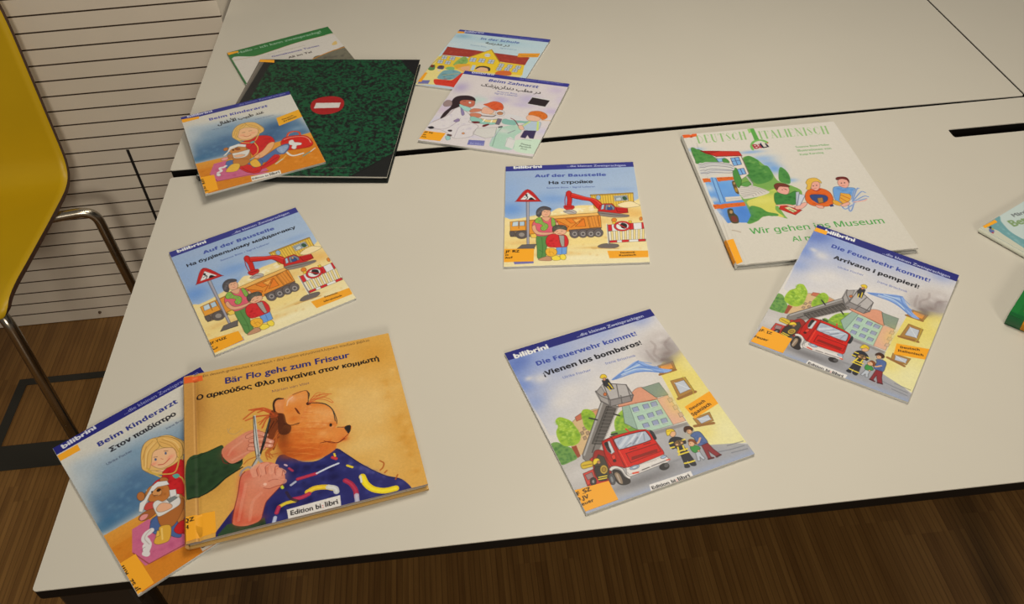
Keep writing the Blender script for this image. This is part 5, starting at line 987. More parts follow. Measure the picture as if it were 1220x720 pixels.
ART['MU'] = [
('f',(212,202,184)), ('g',(0,0,1000,0,1000,1000,0,1000),(214,204,186),(206,196,176),(500,0,500,1000),0,1,0), ('l',(70,82,1,1000),5,(190,180,160),0.8,0), ('b',(41,139),51,21,(130,166,206),0.8), ('b',(378,202),77,18,(130,164,204),0.8), ('b',(428,265),77,39,(140,172,208),0.8), ('b',(465,353),51,51,(110,156,206),0.9), ('b',(526,456),39,21,(130,168,208),0.7), ('b',(442,309),51,31,(120,160,206),0.7), 
('p',(291,265,346,231,387,261,411,306,440,365,448,447,510,494,552,538,521,587,386,598,384,699,390,730,341,706,266,701,216,729,155,737,188,628,185,552,212,423),(120,162,78),0,1,1), ('p',(301,266,350,231,393,273,392,318,434,328,438,400,408,443,320,461,291,404,281,348),(82,138,66),0,1,1), ('d',(306,253,392,275,434,405,378,467,291,431),50,12,(54,112,52),0.5,41), 
('d',(316,254,387,289,410,389),20,10,(120,168,84),0.5,42), ('p',(480,383,506,346,526,368,533,415,512,478,478,472,457,448),(82,140,68),0,1,1), ('d',(495,356,531,429,498,474),14,10,(56,112,54),0.5,43), ('p',(214,581,282,559,402,509,396,574,350,658,376,717,309,691,229,645,210,618),(206,198,92),0,1,1), ('b',(300,590),77,26,(214,206,106),0.8), ('b',(372,533),51,26,(150,180,80),0.7), 
('p',(219,619,271,637,298,670,348,690,341,706,267,698,217,727,155,737,184,677),(86,142,66),0,1,1), ('d',(205,630,346,695,175,735),24,9,(58,116,52),0.5,44), ('p',(194,475,277,467,366,524,315,550,221,563,195,553),(206,196,180),0,1,1), ('l',(202,478,292,482,363,521),3,(120,112,108),0.8,1), ('l',(201,493,296,494,343,527),3,(120,112,108),0.8,1), ('l',(200,507,294,506,322,533),3,(120,112,108),0.8,1), 
('l',(199,521,287,517,302,538),3,(120,112,108),0.8,1), ('l',(197,535,274,528,282,544),3,(120,112,108),0.8,1), ('l',(196,549,255,537,262,550),3,(120,112,108),0.8,1), ('p',(21,123,71,145,134,207,146,265,23,261,15,223),(86,142,70),0,1,1,3), ('d',(23,130,119,191,138,258,16,252),24,10,(58,116,56),0.5,45), ('p',(146,216,306,224,300,375,277,392,222,424,221,303),(220,206,186),0,1,0,3), 
('p',(70,154,306,186,312,224,154,211,100,183),(196,52,40),0,1,0,3), ('l',(72,154,153,213,311,227),5,(110,36,30),1,0), ('p',(70,154,189,169,121,185),(170,40,34),0,1,0,3), ('p',(235,237,288,234,284,296,232,302),(120,166,206),0,1,0,3), ('p',(237,333,285,327,284,374,237,380),(120,166,206),0,1,0,3), ('p',(147,231,200,228,200,259,152,260),(140,176,204),0,1,0,3), 
('l',(235,237,232,302,284,296,288,234,235,237),4,(74,70,110),1,0), ('l',(237,333,237,380,284,374,285,327,237,333),4,(74,70,110),1,0), ('l',(260,235,258,299),4,(74,70,110),1,0), ('l',(233,265,288,262),4,(74,70,110),1,0), ('l',(263,330,262,377),4,(74,70,110),1,0), ('l',(147,231,152,260,200,259),4,(74,70,110),1,0), ('l',(306,224,300,375),5,(120,96,90),1,0), 
('p',(181,240,207,237,216,272,185,272),(80,136,66),0,1,1,3), ('p',(218,328,241,322,241,372,236,426,203,476,193,448,198,395),(78,136,64),0,1,1,3), ('p',(228,446,269,435,282,455,255,473,227,465),(96,150,74),0,1,1,3), ('l',(279,398,290,455,283,473),9,(180,172,164),1,0), ('l',(290,396,298,454),4,(110,106,108),1,0), ('p',(23,261,108,255,214,277,232,302,212,341,93,360,12,360),(204,198,186),0,1,1), 
('l',(25,267,117,259,202,282,228,307),5,(110,108,118),0.9,1), ('l',(23,292,107,286,193,306,222,323),5,(110,108,118),0.9,1), ('l',(20,316,98,313,185,330,216,339),5,(110,108,118),0.9,1), ('l',(17,341,89,340,176,354,211,355),5,(110,108,118),0.9,1), ('l',(27,281,123,271,216,300),6,(150,148,156),0.7,1), ('l',(16,335,114,326,208,341),8,(160,158,164),0.8,1), 
('g',(18,403,67,376,188,407,185,552,197,604,196,685,157,733,47,719,19,635,13,508),(116,164,212),(84,132,196),(95,411,123,695),0,1,0), ('b',(30,458),31,39,(204,206,206),0.8), ('b',(19,547),39,26,(214,204,188),0.8), ('b',(111,453),39,39,(96,150,210),0.7), ('b',(159,650),39,51,(74,122,190),0.7), ('b',(21,685),26,39,(204,200,192),0.7), ('b',(19,635),26,26,(200,200,200),0.7), 
('p',(65,381,91,384,80,572,54,577),(126,170,214),0,1,0), ('l',(69,382,57,574),4,(70,100,150),1,0), ('l',(91,384,82,572),4,(70,100,150),1,0), ('p',(96,537,190,540,188,570,91,573),(212,202,184),0,1,0), ('l',(95,555,184,554),3,(150,140,130),1,0), ('l',(97,568,189,568),3,(150,140,130),1,0), ('p',(9,381,59,381,56,410,10,413),(214,104,44),0,1,0), 
('p',(96,382,197,387,194,413,95,414),(214,104,44),0,1,0), ('p',(7,584,194,586,194,614,9,617),(214,104,44),0,1,0), ('d',(7,584,194,586,194,614,9,617),14,6,(180,70,30),0.6,46), ('d',(96,382,197,387,194,413,95,414),8,6,(180,70,30),0.6,47), ('p',(73,641,87,623,109,627,108,657,120,683,109,728,73,726,67,689),(84,76,52),0,1,1), 
('p',(102,649,99,655,94,659,89,660,86,658,84,653,85,647,88,641,93,637,98,636,101,638,103,643),(176,140,90),0,1,1), ('p',(84,679,108,684,105,718,77,715),(120,60,50),0,1,1), ('l',(74,666,103,669),5,(50,50,40),1,1), ('p',(176,428,193,421,192,475,187,521,171,514,170,472),(96,80,50),0,1,1), 
('p',(192,440,190,444,186,448,183,448,181,447,180,443,181,439,183,434,186,431,190,430,192,432,193,435),(180,140,90),0,1,1), ('p',(178,473,190,480,183,505,172,501),(170,130,50),0,1,1), ('p',(388,548,422,539,464,556,521,541,491,623,446,639,370,623),(66,128,62),0,1,1,3), ('d',(392,549,504,561,474,632,379,622),14,10,(40,92,44),0.5,48), 
('p',(419,497,444,485,483,493,487,526,464,556,433,551,412,529),(226,160,140),0,1,1,3), ('p',(413,481,437,468,481,477,499,501,486,504,440,495,416,519,409,505),(116,56,44),0,1,1,3), ('l',(458,512,473,527),3,(150,60,60),1,1), ('p',(388,633,414,636,497,680,444,711,372,659),(190,52,40),0,1,0,3), ('p',(405,652,434,648,468,683,440,692),(224,206,150),0,1,0,3), ('l',(427,664,451,685),6,(60,100,60),1,0), 
('l',(367,631,432,634,467,648),11,(226,160,136),1,1), ('p',(467,652,533,628,545,639,508,667,472,673),(226,166,146),0,1,1,3), ('p',(517,547,537,547,499,634,478,641),(180,184,190),0,1,0,3), ('p',(530,563,561,577,501,645,480,647),(196,200,204),0,1,0,3), ('l',(530,563,485,643),3,(90,96,120),1,0), ('l',(558,579,501,645),3,(100,110,140),1,0), 
('p',(565,567,598,538,640,531,682,540,710,571,708,620,680,664,614,669,564,652,547,618),(216,98,38),0,1,1,3), ('d',(586,547,705,581,679,653,561,641),18,10,(184,70,24),0.4,49), ('p',(588,580,639,579,680,596,665,631,609,644,587,618),(58,74,120),0,1,1,3), ('p',(620,605,652,604,640,641,610,642),(170,120,60),0,1,0,3), ('l',(581,618,619,658,672,652),9,(220,106,44),0.9,1), 
('p',(588,654,625,664,622,681,594,676),(226,160,136),0,1,1,3), ('p',(667,663,686,658,685,673,666,675),(60,60,110),0,1,0,3), ('p',(630,486,660,476,682,491,672,524,644,549,622,540,619,518),(226,160,138),0,1,1,3), ('p',(605,483,635,455,678,455,695,481,691,499,675,482,643,487,621,518,603,538,586,532,604,505),(220,174,70),0,1,1,3), ('l',(622,540,640,553,668,541),6,(170,50,50),1,1), 
('p',(744,542,778,534,824,546,867,559,837,606,790,633,735,659,716,657,719,604),(112,156,202),0,1,1,3), ('d',(749,542,859,560,782,632,724,647),16,10,(76,120,176),0.5,50), ('p',(769,582,816,597,819,625,767,662,743,660,737,634),(222,160,60),0,1,0,3), ('l',(764,598,800,630),4,(180,70,40),1,0), ('l',(751,618,777,653),4,(180,70,40),1,0), 
('p',(700,630,727,641,744,675,712,671,694,655),(220,160,60),0,1,1,3), ('p',(795,492,824,474,853,486,849,520,823,548,797,541,785,520),(226,162,140),0,1,1,3), ('p',(793,471,813,462,853,468,862,492,852,515,851,491,822,479,793,485),(110,44,40),0,1,1,3), ('l',(809,646,874,566,890,561),10,(160,178,204),1,1), ('l',(809,646,874,566,890,561),3,(84,104,150),1,1), 
('l',(806,652,887,589,910,596),10,(160,178,204),1,1), ('l',(806,652,887,589,910,596),3,(84,104,150),1,1), ('l',(807,656,888,622,912,629),10,(160,178,204),1,1), ('l',(807,656,888,622,912,629),3,(84,104,150),1,1), ('l',(775,663,758,714,773,711,807,667),10,(160,178,204),1,1), ('l',(775,663,758,714,773,711,807,667),3,(84,104,150),1,1), ('l',(730,669,740,701,794,676),10,(160,178,204),1,1), 
('l',(730,669,740,701,794,676),3,(84,104,150),1,1), ('l',(809,635,854,575,878,567),10,(160,178,204),1,1), ('l',(809,635,854,575,878,567),3,(84,104,150),1,1), ('l',(809,663,859,647,896,640),10,(160,178,204),1,1), ('l',(809,663,859,647,896,640),3,(84,104,150),1,1), ('p',(730,669,780,653,780,670,740,683),(226,166,146),0,1,1,3), ('l',(812,657,872,654,894,644),9,(226,170,150),1,1), 
('p',(449,520,448,522,446,523,445,523,444,522,443,521,444,520,445,518,446,517,448,517,449,517,449,518),(50,30,30),0,1,1), ('p',(470,520,469,522,468,523,467,523,466,523,465,521,466,520,467,518,468,517,469,517,470,517,471,519),(50,30,30),0,1,1), ('p',(640,514,638,516,636,517,634,517,633,517,633,515,633,513,635,511,636,509,638,509,640,510,640,511),(60,40,40),0,1,1), 
('p',(661,511,660,513,658,515,656,515,654,514,654,513,655,511,656,509,658,507,660,507,661,507,662,509),(60,40,40),0,1,1), ('l',(631,532,647,532),3,(180,70,60),1,1), ('p',(811,511,810,513,808,515,806,515,805,514,804,513,805,511,806,509,808,507,810,507,812,507,812,509),(60,40,40),0,1,1), 
('p',(830,511,829,513,827,515,825,515,824,514,823,512,824,510,825,508,827,507,829,506,831,507,831,509),(60,40,40),0,1,1), ('l',(799,530,817,532),3,(180,70,60),1,1), ('l',(86,87,90,20),10,(142,180,112),1,0), ('l',(81,87,98,87,114,71,117,54,116,37,103,20,86,20),3,(142,180,112),0.75,0), ('l',(134,87,140,20),10,(142,180,112),1,0), ('l',(129,87,157,88,158,78),3,(142,180,112),0.75,0), 
('l',(134,20,163,21,162,33),3,(142,180,112),0.75,0), ('l',(137,54,152,54),3,(142,180,112),0.75,0), ('l',(184,21,180,68,185,86,191,88),10,(142,180,112),1,0), ('l',(178,21,192,21),3,(142,180,112),0.75,0), ('l',(191,88,201,81,203,68,207,21),3,(142,180,112),0.75,0), ('l',(201,21,215,21),3,(142,180,112),0.75,0), ('l',(239,88,245,21),10,(142,180,112),1,0), 
('l',(225,33,226,21,265,21,263,33),3,(142,180,112),0.75,0), ('l',(231,88,246,88),3,(142,180,112),0.75,0), ('l',(279,38,286,54,292,70),10,(142,180,112),1,0), ('l',(298,35,293,21,285,21,279,35,279,40),3,(142,180,112),0.75,0), ('l',(292,68,291,80,283,88,276,88,272,74),3,(142,180,112),0.75,0), ('l',(321,35,314,55,316,75),10,(142,180,112),1,0), 
('l',(346,38,341,23,331,21,321,33),3,(142,180,112),0.75,0), ('l',(316,75,323,89,334,87,344,72),3,(142,180,112),0.75,0), ('l',(361,89,369,21),10,(142,180,112),1,0), ('l',(387,89,395,21),10,(142,180,112),1,0), ('l',(355,89,368,89),3,(142,180,112),0.75,0), ('l',(363,21,376,21),3,(142,180,112),0.75,0), ('l',(380,89,393,89),3,(142,180,112),0.75,0), ('l',(388,21,401,21),3,(142,180,112),0.75,0), 
('l',(365,55,391,55),3,(142,180,112),0.75,0), ('l',(488,97,494,31),10,(142,180,112),1,0), ('l',(483,97,494,97),3,(142,180,112),0.75,0), ('l',(489,31,500,31),3,(142,180,112),0.75,0), ('l',(524,97,530,31),10,(142,180,112),1,0), ('l',(509,43,511,31,550,32,549,43),3,(142,180,112),0.75,0), ('l',(516,97,532,97),3,(142,180,112),0.75,0), ('l',(578,32,589,98),10,(142,180,112),1,0), 
('l',(578,32,557,98),3,(142,180,112),0.75,0), ('l',(552,98,564,98),3,(142,180,112),0.75,0), ('l',(583,98,596,98),3,(142,180,112),0.75,0), ('l',(565,75,583,75),3,(142,180,112),0.75,0), ('l',(611,98,618,32),10,(142,180,112),1,0), ('l',(612,32,626,32),3,(142,180,112),0.75,0), ('l',(605,98,634,99,635,86),3,(142,180,112),0.75,0), ('l',(656,99,663,33),10,(142,180,112),1,0), 
('l',(650,99,661,99),3,(142,180,112),0.75,0), ('l',(658,33,669,33),3,(142,180,112),0.75,0), ('l',(678,99,685,33),10,(142,180,112),1,0), ('l',(672,99,701,100,703,90),3,(142,180,112),0.75,0), ('l',(679,33,710,33,709,45),3,(142,180,112),0.75,0), ('l',(681,66,697,67),3,(142,180,112),0.75,0), ('l',(731,34,751,100),10,(142,180,112),1,0), ('l',(723,100,731,34),3,(142,180,112),0.75,0), 
('l',(724,34,732,34),3,(142,180,112),0.75,0), ('l',(717,100,729,100),3,(142,180,112),0.75,0), ('l',(751,100,760,34),3,(142,180,112),0.75,0), ('l',(753,34,766,34),3,(142,180,112),0.75,0), ('l',(776,101,785,34),10,(142,180,112),1,0), ('l',(771,101,782,101),3,(142,180,112),0.75,0), ('l',(779,34,791,34),3,(142,180,112),0.75,0), ('l',(806,51,813,67,818,83),10,(142,180,112),1,0), 
('l',(825,48,821,35,812,35,805,48,806,53),3,(142,180,112),0.75,0), ('l',(819,81,817,93,808,101,801,101,798,86),3,(142,180,112),0.75,0), ('l',(850,48,842,68,844,88),10,(142,180,112),1,0), ('l',(876,52,871,37,860,35,850,47),3,(142,180,112),0.75,0), ('l',(844,88,851,102,862,100,872,85),3,(142,180,112),0.75,0), ('l',(890,102,900,36),10,(142,180,112),1,0), ('l',(917,103,927,36),10,(142,180,112),1,0), 
('l',(884,102,897,102),3,(142,180,112),0.75,0), ('l',(894,36,908,36),3,(142,180,112),0.75,0), ('l',(910,102,924,103),3,(142,180,112),0.75,0), ('l',(920,36,934,36),3,(142,180,112),0.75,0), ('l',(895,69,922,69),3,(142,180,112),0.75,0), ('p',(432,-23,473,-26,468,106,437,106,443,31,426,37),(96,160,72),0,1,0), ('p',(432,-23,450,-26,443,31,425,41),(150,196,110),0,1,0), 
('p',(390,184,392,149,425,109,484,103,514,126,505,141,474,114,434,122,409,151,404,185),(120,176,90),0,1,1), ('t','Bi',(412,178,458,175),(170,60,70),8,1), ('t','Li',(464,176,504,172),(40,36,50),8,1), ('p',(469,137,467,140,465,142,462,142,461,141,460,139,461,136,462,134,465,132,467,131,469,132,469,134),(60,60,120),0,1,1), 
('p',(514,138,512,140,510,142,507,143,506,142,505,140,506,137,507,134,510,132,512,132,514,133,514,135),(200,80,40),0,1,1), ('t','Wir gehen ins Museum',(151,812,909,821),(70,152,66),2,1,1), ('t','Al museo',(357,886,610,890),(70,152,66),2,1,1), ('t','Susanne Böse-Müller',(666,200,880,204),(110,160,96),3,1.1), ('t','Illustrationen von',(665,233,876,237),(110,160,96),3,1.1), 
('t','Katja Kersting',(666,266,814,265),(110,160,96),3,1.1), ('l',(57,772,96,793),8,(160,140,120),0.6,1), ('d',(-24,147,-41,397,-10,800,-23,728),20,5,(130,118,100),0.5,51), ('n',0.02,9,5), 
]
ART['ZA'] = [
('f',(212,200,192)), ('b',(66,247),69,83,(172,156,184),0.8), ('b',(64,493),83,83,(190,172,194),0.8), ('b',(281,385),83,55,(196,182,196),0.6), ('b',(478,333),83,41,(176,162,190),0.7), ('b',(38,582),55,55,(196,170,190),0.6), ('b',(45,713),83,69,(196,190,206),0.6), ('b',(738,953),83,41,(200,190,206),0.6), ('b',(399,867),138,28,(198,190,206),0.6), ('b',(322,378),41,41,(186,206,188),0.7), 
('b',(267,405),33,69,(176,206,184),0.8), ('b',(13,783),41,41,(190,200,220),0.6), ('b',(717,290),110,83,(180,166,192),0.8), ('b',(915,115),83,69,(196,178,194),0.8), ('b',(970,413),83,55,(190,172,196),0.8), ('b',(685,381),96,41,(186,172,194),0.7), ('b',(998,240),55,83,(200,184,198),0.7), ('b',(977,682),83,55,(196,186,206),0.7), ('b',(487,366),55,33,(184,170,194),0.7), 
('p',(787,855,843,814,974,789,1015,812,1021,928,987,969,838,963),(196,214,186),0,1,1), ('p',(601,920,592,770,617,703,741,648,806,714,776,796,818,937,740,967,636,957),(170,198,174),0,1,1), ('b',(654,743),69,33,(206,204,192),0.8), ('p',(715,823,738,804,794,835,811,945,734,924),(212,208,198),0,1,0), ('l',(635,943,613,796,627,701),7,(110,140,120),0.7,1), 
('l',(734,924,723,818,790,836),4,(140,150,140),0.7,0), ('p',(593,612,624,584,780,584,855,564,861,610,750,615,722,652,620,655),(132,176,160),0,1,1), ('p',(599,546,652,520,776,546,778,578,637,591),(208,202,196),0,1,1), ('p',(737,245,906,256,902,372,726,357),(206,200,192),0,1,0), ('p',(740,258,904,270,892,361,729,349),(48,40,40),0,1,0), 
('p',(-2,818,19,750,81,673,116,585,139,513,173,517,280,588,325,645,325,693,422,723,413,803,418,864,297,917,214,871,136,839,51,839),(214,204,198),0,1,1,3), ('d',(36,763,173,541,299,633,406,835,214,871),30,14,(190,178,190),0.4,61), ('l',(12,824,150,824,210,746,236,661),4,(140,120,130),0.8,1), ('l',(22,756,109,642,138,517),4,(150,120,120),0.8,1), 
('l',(281,905,272,767,347,721),4,(150,136,150),0.7,1), ('p',(65,696,63,611,88,522,64,434,88,374,177,348,241,368,267,408,224,406,155,425,164,495,146,529,109,569,94,655),(54,40,42),0,1,1,3), ('p',(137,439,161,414,224,406,264,412,281,474,244,504,184,492,153,477),(188,104,80),0,1,1,3), 
('p',(241,437,242,444,240,449,235,452,228,451,221,447,217,441,216,435,218,429,224,426,231,427,237,431),(222,210,196),0,1,1,3), ('l',(165,434,183,423),4,(60,36,30),1,1), ('p',(147,478,194,490,250,503,275,526,267,557,220,549,176,523),(156,200,186),0,1,1,3), ('p',(180,523,220,559,246,604,228,617),(140,124,160),0,1,1,3), ('p',(272,540,300,508,364,506,364,533,320,557,288,567),(198,122,92),0,1,1,3), 
('p',(290,586,334,565,393,577,388,617,329,628),(198,122,92),0,1,1,3), ('p',(190,702,218,668,240,693,218,716),(140,120,150),0,1,1,3), ('p',(11,828,37,810,65,824,42,844),(44,40,44),0,1,1,3), ('p',(194,828,222,820,229,840,205,842),(60,44,50),0,1,1,3), ('p',(208,881,249,880,247,899,223,900),(90,60,60),0,1,1,3), 
('p',(348,840,349,846,347,851,342,853,335,853,329,850,325,844,324,838,327,833,332,831,338,831,344,834),(206,140,90),0,1,1,3), ('p',(206,909,236,898,259,933,236,952),(150,190,180),0,1,1,3), ('p',(3,487,20,446,63,452,87,506,49,533,19,525),(150,126,120),0,1,1,3), ('p',(313,641,334,614,450,638,561,602,589,645,513,690,364,686),(142,190,170),0,1,1,3), 
('p',(402,624,479,633,563,605,561,653,460,662),(222,196,130),0,1,0,3), ('l',(445,626,439,663),11,(236,226,200),1,0), ('l',(509,627,511,659),11,(236,226,200),1,0), ('p',(356,440,382,419,431,379,501,390,541,441,540,491,477,496,397,457),(212,92,52),0,1,1,3), ('d',(392,417,503,397,542,457,474,486),14,11,(180,66,34),0.5,62), 
('p',(370,522,381,470,454,490,486,517,459,555,394,554),(224,170,140),0,1,1,3), ('l',(400,589,491,582,514,561),11,(70,60,60),1,1), ('l',(459,555,498,548),10,(190,140,60),1,1), ('p',(581,516,584,537,575,555,557,563,535,562,515,550,502,531,499,510,508,493,526,483,548,485,568,497),(214,206,200),0,1,1,3), 
('p',(568,522,569,533,563,543,551,548,537,548,525,542,517,531,516,520,523,510,534,505,548,506,561,512),(190,130,90),0,1,1,3), ('l',(512,529,569,512),4,(80,70,70),1,1), ('p',(549,597,587,597,591,676,556,673),(110,100,112),0,1,0,3), ('p',(346,683,400,670,421,682,380,699),(110,36,40),0,1,1,3), ('p',(458,710,495,681,504,695,471,727),(110,36,40),0,1,1,3), 
('p',(422,758,583,709,609,828,542,865,422,832),(206,200,188),0,1,0,3), ('l',(422,758,422,832,542,865,609,828),4,(160,150,150),1,0), ('l',(602,705,620,693),19,(60,60,64),1,1), ('l',(615,750,605,828,601,920),7,(180,180,186),1,1), ('l',(703,764,746,716),7,(120,124,130),1,1), ('l',(657,571,700,592,753,652),8,(120,60,60),1,1), 
('p',(808,604,828,575,898,569,929,582,934,675,882,700,805,683,766,659),(176,190,196),0,1,1,3), ('l',(899,572,931,676),17,(196,210,110),1,1), ('l',(832,581,799,638,775,673),17,(190,206,130),1,1), ('p',(756,661,780,641,815,682,792,701),(222,178,150),0,1,1,3), ('p',(824,702,922,686,933,788,900,788,869,749,866,795,822,791),(64,54,84),0,1,0,3), 
('p',(781,529,799,493,873,496,908,532,886,564,826,569,797,558),(226,176,142),0,1,1,3), ('p',(788,495,795,451,861,429,931,453,957,500,928,537,895,511,831,494),(212,112,44),0,1,1,3), ('d',(788,462,919,448,940,510),12,10,(178,84,30),0.5,63), ('l',(921,545,999,534),8,(220,160,90),0.8,1), ('l',(843,814,929,816),4,(120,130,120),0.6,1), ('r',(0,0,1000,50),(60,58,132)), 
('t','bilibrini',(76,25,285,18),(200,196,208),6,0.85), ('t','...die kleinen Zweisprachigen',(513,30,942,18),(130,130,180),1,0.9), ('t','Beim Zahnarzt',(274,113,743,120),(66,72,142),3,0.9,2), ('t','ﮏﺷﺰﭘﻥﺍﺪﻧﺩ ﺐﻄﻣ ﺭﺩ',(230,189,790,197),(44,38,38),4,1.05), ('t','Susanne Böse',(406,247,593,247),(110,110,160),1,1), ('t','Sigrid Leberer',(391,277,609,274),(110,110,160),1,1), 
('t','Deutsch',(855,875,941,882),(70,84,72),3,1), ('t','Persisch',(853,907,951,906),(70,84,72),3,1), ('t','(Farsi)',(873,930,925,932),(70,84,72),3,1), ('p',(415,910,550,893,565,956,425,971),(112,112,164),0,1,0), ('t','bi:libri',(445,961,553,952),(160,160,196),2,1), ('n',0.03,9,6), 
]
